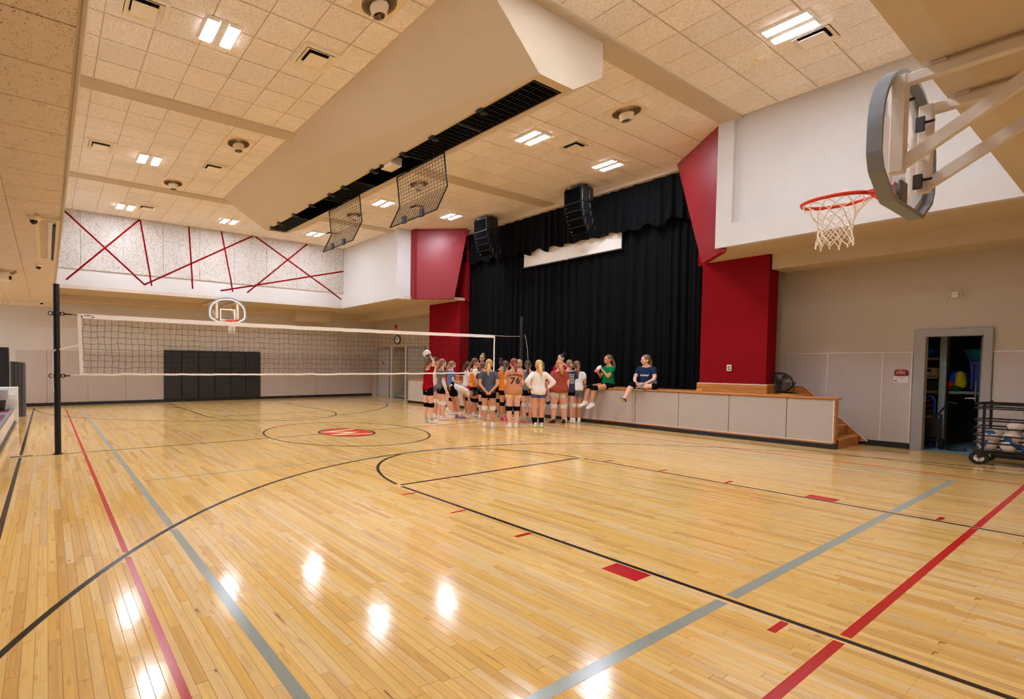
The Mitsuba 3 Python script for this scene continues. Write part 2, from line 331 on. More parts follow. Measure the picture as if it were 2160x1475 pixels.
# right side upper walls
struct('wall_right_upper', cat([box(XR+0.05, XR+0.12, YN-0.1, -0.45, ZS, ZC), box(XR-0.05, XR+0.12, -0.46, -0.22, ZS, ZC), box(XR-0.05, XR+0.12, YN-0.1, -0.22, ZS, ZS+0.42)]), WHITE, label='white upper wall over the storage side')
struct('wall_right_upper', cat([box(4.78, 4.9, 8.35, YF+0.1, ZS, ZC), box(4.73, 4.78, 8.3, YF, ZS, ZS+0.40), box(4.73, 5.42, 8.25, 8.36, ZS, ZC)]), WHITE, label='white upper wall beyond the stage')
struct('ceiling_soffit', cat([prism([(XR+0.1, YN), (XW, YN), (XW, 0.5), (6.9, 0.5), (6.1, 0.15), (5.70, -0.26), (XR+0.1, -0.30)], ZS, ZS+0.1), prism([(4.75, YF), (4.75, 8.28), (5.45, 8.2), (6.45, 7.52), (XW, 7.52), (XW, YF)], ZS, ZS+0.1)]), SOFFIT, label='soffit beside the stage')
struct('trim_right', cat([box(6.95, XW, YB, -0.6, ZS-0.30, ZS), box(6.95, XW, 9.1, YW, ZS-0.30, ZS)]), SOFFIT, label='bulkhead under the side soffit')
# ------------------------------------------------------------------ right wall with the storage doorway, passage beyond the stage
DY0, DY1, DZ = -3.0, -2.42, 1.97
wr = struct('wall_right', cat([box(XW, XW+0.12, YB, DY0, -0.2, ZS), box(XW, XW+0.12, DY1, 11.45, -0.2, ZS), box(XW, XW+0.12, 12.35, YW, -0.2, ZS), box(XW, XW+0.12, DY0, DY1, DZ, ZS), box(XW, XW+0.12, 11.45, 12.35, 2.2, ZS)]), (190, 178, 162), label='right wall with the storage doorway and the stair opening')
def panels(host, plane, lo, hi, z0, z1, cuts, horiz, side):
    """Wainscot panels on a wall: thin boards with joints and a light metal trim."""
    cs = [lo]+sorted(cuts)+[hi]
    for a, b in zip(cs[:-1], cs[1:]):
        q = (a+0.006, b-0.006)
        part(host, 'wainscot_panel', bev(plane+min(side, 0), plane+max(side, 0), *q, z0, z1, 0.003) if horiz == 'y' else bev(*q, plane+min(side, 0), plane+max(side, 0), z0, z1, 0.003), mat='wainscot')
    e = side*1.25
    r = (plane+min(e, 0), plane+max(e, 0))
    part(host, 'wainscot_trim', box(*r, lo, hi, z1, z1+0.018) if horiz == 'y' else box(lo, hi, *r, z1, z1+0.018), (214, 208, 202), 'satin')
panels(wr, XW, DY1+0.14, -0.6, 0.1, 1.7, (-1.93, -1.22), 'y', -0.02)
panels(wr, XW, YB, DY0-0.1, 0.1, 1.7, (-4.2,), 'y', -0.02)
for a in (-1.93, -1.22, -2.27): part(wr, 'panel_trim', box(XW-0.026, XW, a-0.008, a+0.008, 0.1, 1.7), (206, 200, 196), 'satin')
struct('baseboard_right', cat([bev(XW-0.03, XW, DY1+0.14, -0.6, 0, 0.1, 0.008), bev(XW-0.03, XW, YB, DY0-0.1, 0, 0.1, 0.008), bev(XW-0.03, XW, 12.4, 12.52, 0, 0.1, 0.008)]), (22, 22, 24), 'satin', label='black rubber baseboard along the right wall')
df = struct('trim_001', cat([bev(XW-0.05, XW+0.14, DY1, DY1+0.13, 0, DZ+0.13, 0.008), bev(XW-0.05, XW+0.14, DY0-0.10, DY0, 0, DZ+0.13, 0.008), bev(XW-0.05, XW+0.14, DY0-0.1, DY1+0.13, DZ, DZ+0.13, 0.008)]), (150, 148, 146), 'satin', label='grey steel frame of the storage doorway')
# storage room
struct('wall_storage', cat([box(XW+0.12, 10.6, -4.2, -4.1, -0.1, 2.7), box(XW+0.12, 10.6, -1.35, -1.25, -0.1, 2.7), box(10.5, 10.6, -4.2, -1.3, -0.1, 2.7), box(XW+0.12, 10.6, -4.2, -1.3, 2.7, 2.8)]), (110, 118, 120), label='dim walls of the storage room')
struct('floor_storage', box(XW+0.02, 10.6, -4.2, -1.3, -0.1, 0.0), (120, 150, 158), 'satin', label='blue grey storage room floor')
post = solo('shelf_post', 'pale steel post standing between the shelves in the storage room', 'post', cat([bev(8.6, 8.68, -2.53, -2.45, 0.0, 2.7, 0.006)]+[box(8.58, 8.6, -2.5, -2.47, z, z+0.07) for z in (0.45, 0.9, 1.5, 1.93)]), (176, 200, 206), 'satin')
sh = thing('storage_shelf', 'shelving with timber fronts behind the steel post in the storage room', 'shelf')
for z in (0.97, 1.58): part(sh, 'shelf_board', bev(8.72, 9.5, -2.43, -1.4, z, z+0.05, 0.004), (176, 146, 108))
part(sh, 'shelf_board', bev(8.74, 9.6, -3.6, -2.55, 0.97, 1.02, 0.004), (150, 150, 150)); part(sh, 'shelf_upright', bev(9.5, 9.56, -2.44, -2.38, 0, 2.2, 0.004), (176, 146, 108)); part(sh, 'shelf_upright', bev(9.5, 9.56, -1.46, -1.4, 0, 2.2, 0.004), (176, 146, 108)); part(sh, 'shelf_upright', bev(9.5, 9.56, -3.6, -3.54, 0, 1.0, 0.004), (140, 120, 96))
def blob(c, r, seed=0, amp=0.18, sub=3):
    m = trimesh.creation.icosphere(subdivisions=sub); v = np.array(m.vertices)
    n = meshkit.fbm(v*1.7+seed*7.3, 3, seed)-0.5
    m.vertices = v*(1+amp*2*n[:, None])*np.array(r)+np.array(c); return m
solo('duffel_bag', 'blue duffel bag on the upper shelf of the storage room', 'bag', blob((8.95, -2.2, 1.74), (0.18, 0.23, 0.13), 1), (30, 70, 190), 'satin', True)
cb = thing('cardboard_box', 'white cardboard carton with black lettering on the middle shelf of the storage room', 'box')
part(cb, 'body', bev(8.75, 9.1, -2.42, -1.95, 1.24, 1.44, 0.004), (206, 192, 168)); part(cb, 'print', cat([box(8.747, 8.752, -2.34+0.1*k, -2.27+0.1*k, 1.36, 1.41) for k in range(3)]+[box(8.747, 8.752, -2.4, -2.1, 1.275, 1.29)]), (30, 30, 30))
solo('plastic_crate', 'black plastic crate on the lower shelf of the storage room', 'crate', cat([bev(8.76, 9.1, -2.42, -1.95, 1.02, 1.2, 0.01)]+[box(8.752, 8.762, -2.42+0.05*k, -2.40+0.05*k, 1.03, 1.19) for k in range(9)]), (34, 36, 40), 'satin')
bn = thing('storage_bin', 'tall dark blue plastic bin on the shelf in the storage room', 'bin')
part(bn, 'body', prism(shapely.box(-0.2, -0.2, 0.2, 0.2).buffer(0.04), 0, 0.01), (24, 60, 170))
scene[bn+'__body'] = shape(tm(m3.Manifold.hull_points(np.array([(x*s+9.1, y*s-2.95, z) for x in (-.26, .26) for y in (-.2, .2) for s, z in ((0.86, 1.02), (1.0, 1.56))], np.float32))), (24, 60, 170), 'satin')
part(bn, 'rib', cat([bev(8.80, 8.86, -3.0+0.2*k, -2.97+0.2*k, 1.05, 1.5, 0.005) for k in range(2)]), (20, 50, 150), 'satin')
bt = thing('bucket', 'turquoise tub stacked on the dark blue storage bin', 'tub')
part(bt, 'body', moved(lathe([(0, 0), (0.2, 0), (0.24, 0.17), (0.25, 0.17), (0.25, 0.2), (0, 0.2)], 24), 9.1, -2.9, 1.57), (40, 140, 180), 'satin')
bg = thing('ball_bag', 'bundle of bright parachute cloth beside the dark blue bin in the storage room', 'bag')
part(bg, 'cloth', blob((8.95, -2.62, 1.2), (0.16, 0.13, 0.2), 4), (28, 80, 200), 'cloth', True); part(bg, 'yellow_panel', blob((8.84, -2.66, 1.2), (0.08, 0.07, 0.17), 5), (214, 196, 30), 'cloth', True); part(bg, 'red_panel', blob((8.84, -2.56, 1.12), (0.07, 0.06, 0.09), 6), (190, 40, 40), 'cloth', True); part(bg, 'green_panel', blob((8.83, -2.62, 1.07), (0.08, 0.08, 0.06), 7), (20, 80, 50), 'cloth', True)
ht = thing('hand_truck', 'black folding cart with small wheels inside the storage doorway', 'cart')
part(ht, 'frame', cat([bar((8.3, -2.36, 0.15), (8.3, -2.36, 0.62), 0.03), bar((8.3, -2.54, 0.15), (8.3, -2.54, 0.62), 0.03), bar((8.3, -2.36, 0.6), (8.3, -2.54, 0.6), 0.03), bar((8.3, -2.36, 0.3), (8.3, -2.54, 0.3), 0.03), bar((8.3, -2.36, 0.15), (8.3, -2.54, 0.15), 0.03), bev(8.29, 8.31, -2.54, -2.36, 0.2, 0.55, 0.004)]), (18, 18, 20), 'satin')
part(ht, 'handle', cat([rod((8.3, -2.5, 0.6), (8.3, -2.62, 0.84), 0.012), rod((8.3, -2.62, 0.84), (8.3, -2.7, 0.82), 0.014)]), (20, 20, 22), 'satin')
for y in (-2.56, -2.34): part(ht, 'wheel', moved(rot(lathe([(0.03, -0.02), (0.09, -0.02), (0.1, 0), (0.09, 0.02), (0.03, 0.02), (0.03, -0.02)], 20), PI/2, (1, 0, 0)), 8.25, y, 0.1), (22, 22, 22), 'satin', 40)
ch = thing('folding_chair', 'blue folding chair with yellow seat behind the storage doorway jamb', 'chair')
part(ch, 'frame', tube([(8.5, -2.28, 0.3), (8.5, -2.28, 0.86), (8.5, -2.32, 0.92), (8.5, -2.40, 0.92), (8.5, -2.43, 0.86), (8.5, -2.43, 0.3)], 0.018, 8), (30, 90, 210), 'gloss', 40); part(ch, 'webbing', cat([bar((8.5, -2.28, 0.5+0.1*k), (8.5, -2.43, 0.58+0.1*k), 0.014) for k in range(4)]), (200, 60, 50)); part(ch, 'seat', bev(8.45, 8.75, -2.43, -2.27, 0.53, 0.56, 0.01), (220, 190, 40))
for y in (-2.28, -2.43): part(ch, 'leg', rod((8.5, y, 0.5), (8.35, y, 0.0), 0.012), (30, 90, 210), 'gloss')
solo('power_cable', 'dark cable coiled on the storage room floor', 'cable', tube([(8.3+0.12*math.cos(t)*(1+0.1*t), -2.72+0.1*math.sin(t), 0.01+0.003*t) for t in np.linspace(0, 9, 50)], 0.009, 6), (24, 34, 36), 'satin', True)
dr_ = struct('door_1', rotz(bev(XW+0.1, XW+0.14, DY0, DY0+0.6, 0.02, DZ, 0.004), math.radians(-82), (XW+0.12, DY0, 0)), (150, 150, 150), 'satin', label='grey storage door standing open')
part(dr_, 'hinge', cat([bev(XW+0.06, XW+0.12, DY0-0.002, DY0+0.014, z, z+0.11, 0.003) for z in (0.25, 1.0, 1.68)]), (190, 150, 80), 'metal'); part(dr_, 'handle', cat([rod((8.28, DY0+0.11, 0.92), (8.28, DY0+0.19, 0.92), 0.014), rod((8.28, DY0+0.19, 0.92), (8.18, DY0+0.19, 0.92), 0.012), bev(8.25, 8.31, DY0+0.1, DY0+0.112, 0.86, 1.2, 0.004)]), (180, 180, 180), 'metal')
# signs on the right wall
def yz_text(txt, hgt, x, yc, z, col, host, bold=True, lab=None, depth=0.002, flip=False):
    t = meshkit.text_mesh(txt, hgt, depth, bold); t.apply_translation((-t.bounds.mean(0)[0], 0, 0))
    t = remap(t, [(0, -1, 0), (0, 0, 1), (-1, 0, 0)]); t.apply_scale([1, 0.75, 1]); part(host, 'lettering', moved(t, x, yc, z), col, label=lab)
sg = thing('room_sign', 'small dark red room sign on a grey backing beside the storage doorway', 'sign')
part(sg, 'backing', bev(XW-0.035, XW-0.021, -2.235, -2.075, 1.30, 1.385, 0.002), (70, 66, 66)); part(sg, 'plate', bev(XW-0.042, XW-0.035, -2.215, -2.09, 1.29, 1.405, 0.002), (142, 24, 30), 'satin')
yz_text('1005', 0.016, XW-0.043, -2.152, 1.372, (236, 226, 220), sg); yz_text('STORAGE', 0.02, XW-0.043, -2.152, 1.335, (236, 226, 220), sg)
s2 = thing('paper_sign', 'white paper name card below the dark red room sign', 'sign')
part(s2, 'sheet', box(XW-0.024, XW-0.021, -2.235, -2.072, 1.175, 1.283), (226, 218, 216)); yz_text('Mrs. Sorvaas', 0.018, XW-0.0245, -2.15, 1.245, (70, 60, 60), s2, False)
part(s2, 'emblem', box(XW-0.0255, XW-0.024, -2.105, -2.082, 1.19, 1.215), (160, 30, 36)); part(s2, 'rule', box(XW-0.0255, XW-0.024, -2.225, -2.115, 1.205, 1.209), (150, 90, 90))
md = thing('motion_sensor', 'small wall sensor in a wire guard high on the right wall', 'sensor')
part(md, 'body', bev(XW-0.06, XW, -2.74, -2.66, 2.61, 2.71, 0.01), (226, 218, 200)); part(md, 'wire_guard', cat([tube([(XW-0.0, -2.78, z), (XW-0.08, -2.78, z), (XW-0.08, -2.62, z), (XW-0.0, -2.62, z)], 0.004, 5) for z in (2.60, 2.66, 2.72)]+[rod((XW-0.08, y, 2.58), (XW-0.08, y, 2.74), 0.004, 5) for y in (-2.76, -2.64)]), (200, 192, 176), 'satin')

# ------------------------------------------------------------------ stage
XS, ZT, SY0, SY1 = 6.5, 0.905, -1.66, 9.75
st = struct('floor_stage', cat([bev(XS-0.03, 11.0, -1.02, SY1, ZT-0.035, ZT, 0.008), bev(XS-0.03, 6.66, SY0-0.03, -1.0, ZT-0.035, ZT, 0.008)]), mat='oak', label='raised stage floor with an oak nosing')
stw = struct('wall_stage', cat([box(XS+0.02, XS+0.12, SY0+0.02, SY1-0.02, 0.0, ZT-0.036)]), (60, 52, 46), label='front of the stage')
cuts = [SY0+0.03, -1.02, -0.15, 0.74, 1.62, 2.5, 3.4, 4.28, 5.16, 6.04, 6.92, 7.8, 8.7, SY1-0.02]
for a, b in zip(cuts[:-1], cuts[1:]): part(stw, 'stage_panel', bev(XS, XS+0.022, a+0.004, b-0.004, 0.125, ZT-0.04, 0.003), mat='wainscot')
part(stw, 'panel_trim', cat([box(XS-0.004, XS+0.02, SY0+0.02, SY1, 0.112, 0.125), box(XS-0.004, XS+0.02, SY0+0.02, SY0+0.033, 0.112, ZT-0.04)]), (226, 222, 220), 'satin')
part(stw, 'oak_rail', bev(XS-0.006, XS+0.03, SY0, SY1, 0.085, 0.112, 0.003), mat='oak', label='thin oak rail above the base')
part(stw, 'end_post', bev(XS, 6.63, SY0, SY0+0.03, 0.1, ZT-0.035, 0.004), mat='oak', label='oak end of the stage front')
struct('baseboard_stage', cat([bev(XS-0.012, XS+0.02, SY0-0.012, SY1, 0, 0.085, 0.006), bev(XS-0.012, 6.66, SY0-0.012, SY0+0.03, 0, 0.1, 0.006)]), (24, 25, 30), 'satin', label='black rubber base of the stage')
stp = thing('stage_stairs', 'oak steps climbing to the stage between its end and the right wall', 'stairs')
for k in range(4): part(stp, 'tread', bev(6.65, XW-0.06, -1.70+0.168*k, -1.68+0.168*(k+1), 0.18*(k+1)-0.03, 0.18*(k+1), 0.006), mat='oak')
for k in range(5): part(stp, 'riser', box(6.65, XW-0.06, -1.68+0.166*k, -1.668+0.166*k, 0.18*k, 0.18*k+0.17), mat='oak')
part(stp, 'stringer', remap(prism([(-1.78, 0.07), (-1.06, 0.87), (-0.9, 1.06), (-0.62, 1.06), (-0.62, 0.9), (-1.0, 0.6), (-1.5, 0.05)], 0, 0.03), [(0, 1, 0), (0, 0, 1), (1, 0, 0)]).apply_translation((XW-0.055, 0, 0)), mat='oak')
part(stp, 'trim', cat([bar((XW-0.058, -1.79, 0.07), (XW-0.058, -1.06, 0.88), 0.012), bar((XW-0.058, -1.06, 0.88), (XW-0.058, -0.9, 1.065), 0.012), bar((XW-0.058, -0.9, 1.065), (XW-0.058, -0.62, 1.065), 0.012)]), (216, 208, 200), 'satin')
# red columns and wings beside the opening
CX = 6.9
for nm, y0, y1 in (('', -0.58, 0.53), ('', 7.53, 9.05)):
    ck = struct('wall_proscenium', box(CX, 7.35, y0, y1, ZT, ZS+0.02), RED, label='dark red proscenium column')
    part(ck, 'skirt', bev(CX-0.035, 7.38, y0-0.035, y1+0.035, ZT, 1.075, 0.006), mat='oak', label='oak skirting')
    part(ck, 'skirt_cap', box(CX-0.03, 7.37, y0-0.03, y1+0.03, 1.075, 1.09), (214, 206, 196), 'satin')
struct('wall_proscenium', cat([box(7.1, 7.2, -0.6, 0.7, ZS, ZC), box(7.1, 7.2, 7.4, 9.1, ZS, ZC)]), RED, label='red wall above the columns')
def wing(p0, pt, pb, thick, zb0, zb1, zt):
    # p0 outer edge (x, y); pt, pb inner edge at the top and at the bottom
    q = np.array([(p0[0], p0[1], zb0), (p0[0], p0[1], zt), (pt[0], pt[1], zt), (pb[0], pb[1], zb1)], float)
    n = np.cross(q[1]-q[0], q[2]-q[0]); n /= np.linalg.norm(n); n *= thick*np.sign(n[0])
    return tm(m3.Manifold.hull_points(np.vstack([q, q+n]).astype(np.float32)))
struct('wall_wing', cat([wing((5.50, -0.30), (6.95, 1.10), (6.005, 0.188), 0.10, 3.56, 3.50, ZC-0.01)]), RED, 'satin', label='red splayed wing at the near side of the stage')
struct('wall_wing', cat([wing((5.38, 8.08), (6.78, 7.12), (6.433, 7.358), 0.14, 3.66, 3.66, ZC-0.01), box(5.3, 5.40, 8.05, 8.26, 3.66, ZC-0.01)]), RED, 'satin', label='red splayed wing at the far side of the stage')
struct('trim_proscenium', box(6.98, 7.3, 0.3, 7.7, ZC-0.14, ZC+0.02), CREAM, label='cream header above the curtain')
ol = thing('wall_outlet', 'cream outlet plate on the near red column', 'outlet')
part(ol, 'plate', bev(CX-0.03, CX, -0.035, 0.045, 1.345, 1.475, 0.006), (226, 214, 190), 'satin'); part(ol, 'socket', cat([bev(CX-0.036, CX-0.03, -0.02, 0.03, z, z+0.03, 0.002) for z in (1.37, 1.42)]), (120, 112, 100))
# curtains
def drape(x, y0, y1, z0f, z1, period, amp, seed, nz=10, ny=700, thick=0.012):
    rg = np.random.default_rng(seed); y = np.linspace(y0, y1, ny)
    w = meshkit.noise(np.c_[y*1.3, y*0+seed, y*0], 1); ph = 2*PI*(y/period + 1.1*(w-0.5))
    base = np.sin(ph)*(0.55+0.7*meshkit.noise(np.c_[y*2.1, y*0+3, y*0], 2)) + 0.35*np.sin(2.3*ph+1)
    rows = []
    for k in range(nz+1):
        t = k/nz; z0 = z0f(y); z = z1*(1-t)+z0*t
        a = amp*(0.45+0.55*t); s = 0.02*np.sin(3*t+y*2)
        rows.append(np.c_[x+a*base, y+s*t, z])
    V = np.array(rows); nV = V.reshape(-1, 3); back = nV+np.array([thick, 0, 0])
    i, j = np.meshgrid(np.arange(nz), np.arange(ny-1), indexing='ij'); a = i*ny+j; b = a+1; c_ = a+ny; d = c_+1; n = len(nV)
    f = [np.stack([a, b, d], -1), np.stack([a, d, c_], -1), np.stack([a+n, d+n, b+n], -1), np.stack([a+n, c_+n, d+n], -1)]
    F = np.vstack([q.reshape(-1, 3) for q in f]); k = np.arange(ny-1)+nz*ny
    F = np.vstack([F, np.stack([k, k+1, k+1+n], 1), np.stack([k, k+1+n, k+n], 1)])
    return trimesh.Trimesh(np.vstack([nV, back]), F[:, ::-1], process=False)
CUR = (15, 17, 22)
scene['velvet'] = two({'type': 'principled', 'base_color': {'type': 'rgb', 'value': lin((9, 10, 13)).tolist()}, 'roughness': 0.9, 'specular': 0.12, 'sheen': 0.1})
solo('stage_curtain', 'long black stage curtain hanging in folds across the stage', 'curtain', drape(7.36, 0.25, 7.72, lambda y: ZT+0.015+0*y, ZC-0.05, 0.26, 0.055, 5), mat='velvet', smooth=True)
solo('stage_valance', 'black gathered valance across the top of the stage opening', 'curtain', drape(7.12, 0.35, 7.6, lambda y: 4.80+0.05*np.sin(y*2*PI/0.52+np.sin(y*3))+0.03*np.sin(y*11)+0.10*np.clip((y-5)/2.5, 0, 1), ZC-0.06, 0.3, 0.06, 8, nz=7), mat='velvet', smooth=True)
ps = thing('projection_screen', 'white projection screen lowered a little from behind the valance', 'screen')
part(ps, 'fabric', box(7.235, 7.24, 2.42, 5.28, 4.42, 5.3), (236, 230, 222)); part(ps, 'batten', bev(7.22, 7.25, 2.38, 5.32, 4.385, 4.42, 0.006), (20, 20, 22), 'satin'); part(ps, 'border', box(7.232, 7.243, 2.385, 2.42, 4.4, 5.3), (24, 24, 26)); part(ps, 'border', box(7.232, 7.243, 5.28, 5.315, 4.4, 5.3), (24, 24, 26))
part(ps, 'pull_tab', bev(7.215, 7.222, 3.85, 3.92, 4.392, 4.412, 0.003), (180, 180, 180), 'satin')
# far passage beside the stage
d2 = struct('door_2', bev(XW-0.02, XW+0.02, 12.58, 13.38, 0.02, 2.12, 0.004), (176, 176, 178), 'satin', label='grey door in the far corner')
part(d2, 'frame', cat([bev(XW-0.04, XW, 12.50, 12.58, 0, 2.2, 0.004), bev(XW-0.04, XW, 13.38, 13.46, 0, 2.2, 0.004), bev(XW-0.04, XW, 12.5, 13.46, 2.12, 2.2, 0.004)]), (140, 138, 138), 'satin')
solo('door_sign', 'small round red sign on the far corner door', 'sign', remap(prism(shapely.Point(0, 0).buffer(0.06), 0, 0.006), [(0, 1, 0), (0, 0, 1), (1, 0, 0)]).apply_translation((XW-0.028, 12.98, 1.52)), (180, 24, 30), 'satin')
struct('trim_002', cat([bev(XW-0.06, XW+0.13, 11.37, 11.45, 0, 2.25, 0.004), bev(XW-0.06, XW+0.13, 12.35, 12.43, 0, 2.25, 0.004)]), (222, 210, 194), label='cream jambs of the stair opening')
struct('wall_stair', cat([box(XW+0.12, 10.0, 11.3, 11.4, 0, 3.0), box(XW+0.12, 10.0, 12.4, 12.5, 0, 3.0), box(9.9, 10.0, 11.3, 12.5, 0, 3.0), box(XW+0.1, 10.0, 11.3, 12.5, 3.0, 3.1)]), (226, 214, 198), label='walls of the stairwell')
ss = thing('back_stairs', 'steps rising inside the far stair opening', 'stairs')
for k in range(6): part(ss, 'tread', bev(XW+0.2+0.25*k, XW+0.5+0.25*k, 11.42, 12.38, 0.16*k, 0.16*(k+1), 0.01), (150, 152, 146))
hr = thing('handrail', 'black handrail in the far stair opening', 'handrail')
part(hr, 'rail', rod((XW+0.1, 11.55, 0.95), (XW+1.4, 11.55, 1.8), 0.025), BLACK, 'satin'); part(hr, 'bracket', cat([rod((XW+0.3, 11.55, 1.08), (XW+0.3, 11.4, 1.05), 0.012), rod((XW+1.1, 11.55, 1.6), (XW+1.1, 11.4, 1.57), 0.012)]), BLACK, 'satin')
solo('stair_skirt', 'black slanting skirt board beside the far stairs', 'skirt board', bar((XW+0.0, 11.44, 0.15), (XW+1.5, 11.44, 1.1), 0.03, 0.08), BLACK, 'satin')
d3 = struct('door_3', bev(XW-0.03, XW+0.02, 10.28, 11.28, 0.02, 2.1, 0.004), (168, 162, 154), 'satin', label='grey double door beside the stage')
part(d3, 'frame', cat([bev(XW-0.05, XW, 10.2, 10.28, 0, 2.2, 0.004), bev(XW-0.05, XW, 11.28, 11.36, 0, 2.2, 0.004), bev(XW-0.05, XW, 10.2, 11.36, 2.1, 2.2, 0.004)]), (140, 138, 136), 'satin')
ck = thing('wall_clock', 'round white clock with a black rim above the far stair opening', 'clock')
cl = lambda m: remap(m, [(0, 1, 0), (0, 0, 1), (1, 0, 0)])
part(ck, 'rim', moved(cl(prism(shapely.Point(0, 0).buffer(0.2).difference(shapely.Point(0, 0).buffer(0.165)), -0.05, 0.0)), XW, 12.0, 2.52), BLACK, 'satin'); part(ck, 'face', moved(cl(prism(shapely.Point(0, 0).buffer(0.17), -0.03, 0.0)), XW, 12.0, 2.52), (240, 238, 232), 'satin')
part(ck, 'hand', cat([bar((XW-0.034, 12.0, 2.52), (XW-0.034, 12.06, 2.58), 0.016, 0.004), bar((XW-0.036, 12.0, 2.52), (XW-0.036, 11.97, 2.65), 0.012, 0.004)]), BLACK); part(ck, 'tick', cat([bar((XW-0.033, 12.0+0.125*math.sin(a), 2.52+0.125*math.cos(a)), (XW-0.033, 12.0+0.155*math.sin(a), 2.52+0.155*math.cos(a)), 0.012, 0.004) for a in np.arange(12)*PI/6]), BLACK)
solo('fire_strobe', 'red fire alarm strobe on the wall above the clock', 'alarm', cat([bev(XW-0.06, XW, 12.05, 12.17, 3.0, 3.16, 0.01), bev(XW-0.08, XW-0.06, 12.08, 12.14, 3.04, 3.12, 0.01)]), (190, 20, 24), 'satin')
# far wall: wainscot, base, pads
wf = 'wall_far'
panels(wf, YW, -6.3, XW, 0.1, 1.84, (-5.42, -4.2, -2.98, -1.66, 2.17, 3.5, 4.82, 6.15, 7.45), 'x', -0.02)
struct('baseboard_far', bev(-6.4, XW, YW-0.03, YW, 0, 0.105, 0.008), (24, 26, 32), 'satin', label='black rubber baseboard along the far wall')
for k in range(6):
    x0 = -1.66+0.638*k
    pk = thing('wall_pad', 'black padded wall mat under the far basket, %s' % ('leftmost of the six', 'second from the left', 'third from the left', 'third from the right', 'second from the right', 'rightmost of the six')[k], 'wall pad', 'black wall pads under the far basket')
    scene[pk] = shape(bev(x0+0.003, x0+0.635, YW-0.11, YW-0.022, 0.10, 1.93, 0.022), (26, 26, 28), 'satin')
wu = 'wall_far_upper'
pc = [-5.2, -4.51, -3.32, -2.12, -0.93, 0.29, 1.51, 2.74, 3.97, 4.775]
for a, b in zip(pc[:-1], pc[1:]): part(wu, 'acoustic_panel', bev(a+0.004, b-0.004, YF-0.03, YF, 4.24, ZC-0.02, 0.005), mat='acoustic')
def stripe(a, b, w=0.05):
    segs = [];
    a, b = np.array(a, float), np.array(b, float)
    d = b-a; zc = 4.24; hi, lo = (a, b) if a[1] > b[1] else (b, a)
    t = (hi[1]-zc)/(hi[1]-lo[1]) if lo[1] < zc < hi[1] else None
    n = np.array([-d[1], d[0]])/np.linalg.norm(d)*w/2
    if t is None: pieces = [(hi, lo, YF-0.034)]
    else:
        m = hi+(lo-hi)*t; pieces = [(hi, m, YF-0.034), (m, lo, YF-0.004)]
    for p, q, y in pieces:
        poly = shapely.Polygon([p+n, q+n, q-n, p-n]).intersection(shapely.box(-5.2, 3.7, 4.78, ZC-0.03))
        if poly.is_empty: continue
        segs.append(remap(prism(poly, 0, 0.005), [(1, 0, 0), (0, 0, 1), (0, 1, 0)]).apply_translation((0, y, 0)))
    part(wu, 'stripe', cat(segs), (118, 12, 24), 'matte', label='diagonal dark red stripe')
for a, b in (((-4.98, 5.95), (-2.68, 3.93)), ((-4.9, 3.9), (-2.83, 5.97)), ((-2.82, 5.97), (-2.47, 3.92)), ((-1.29, 5.97), (-1.16, 3.94)), ((-2.70, 3.94), (1.0, 5.99)), ((-0.18, 5.97), (0.24, 3.95)), ((-0.2, 3.95), (4.78, 5.11)), ((1.05, 5.98), (4.7, 4.01)), ((0.77, 3.96), (3.19, 6.0))): stripe(a, b)
# ------------------------------------------------------------------ lamps and fittings of the ceiling
def lamp(x, y, z, label):
    k = thing('ceiling_light', label, 'ceiling light', None)
    part(k, 'housing', cat([bev(x-0.25, x+0.25, y-0.25, y+0.25, z-0.035, z-0.012, 0.006), box(x-0.05, x+0.05, y-0.23, y+0.23, z-0.06, z-0.03)]), (226, 224, 220), 'satin')
    for s in (-1, 1):
        g = bev(x+s*0.15-0.075, x+s*0.15+0.075, y-0.22, y+0.22, z-0.066, z-0.056, 0.004)
        part(k, 'lens_tray', bev(x+s*0.15-0.082, x+s*0.15+0.082, y-0.228, y+0.228, z-0.0555, z-0.034, 0.004), (236, 236, 238), 'satin')
        part(k, 'diffuser', g, (250, 250, 250), label='glowing white diffuser', emitter={'type': 'area', 'radiance': {'type': 'rgb', 'value': [LAMP*1.5*0.93, LAMP*1.5*1.0, LAMP*1.5*1.12]}})
LAMPS = [(-3.32, 2.08, 'largest lit twin lamp at the top left of the ceiling'), (-3.4, 6.84, 'lit twin lamp in the middle bay on the left side of the ceiling'), (-3.4, 10.55, 'lit twin lamp above the left end of the red striped wall'), (-0.35, 10.37, 'lit twin lamp above the middle of the red striped wall'), (2.7, 10.25, 'lit twin lamp above the right end of the red striped wall'),
         (2.8, 6.5, 'lit twin lamp between the two hanging mesh screens'), (5.3, 6.4, 'lit twin lamp nearest the far speaker array'), (3.0, 1.88, 'lit twin lamp left of the square vent by the near speaker array'), (5.6, 1.88, 'lit twin lamp beside the near speaker array'), (3.24, -1.86, 'large lit twin lamp beside a square vent at the top right of the ceiling')]
for x, y, s in LAMPS: lamp(x, y, ZC, s)
for x, y, q in ((-3.4, -1.86, 'left'), (-0.3, -1.86, 'middle')): lamp(x, y, ZC, 'lit twin lamp above the near end of the court, on the '+q)
for y, q in ((6.5, 'nearer'), (11.2, 'farther')): lamp(-8.2, y, ZL+0.02, 'lit twin lamp in the low ceiling, '+q)
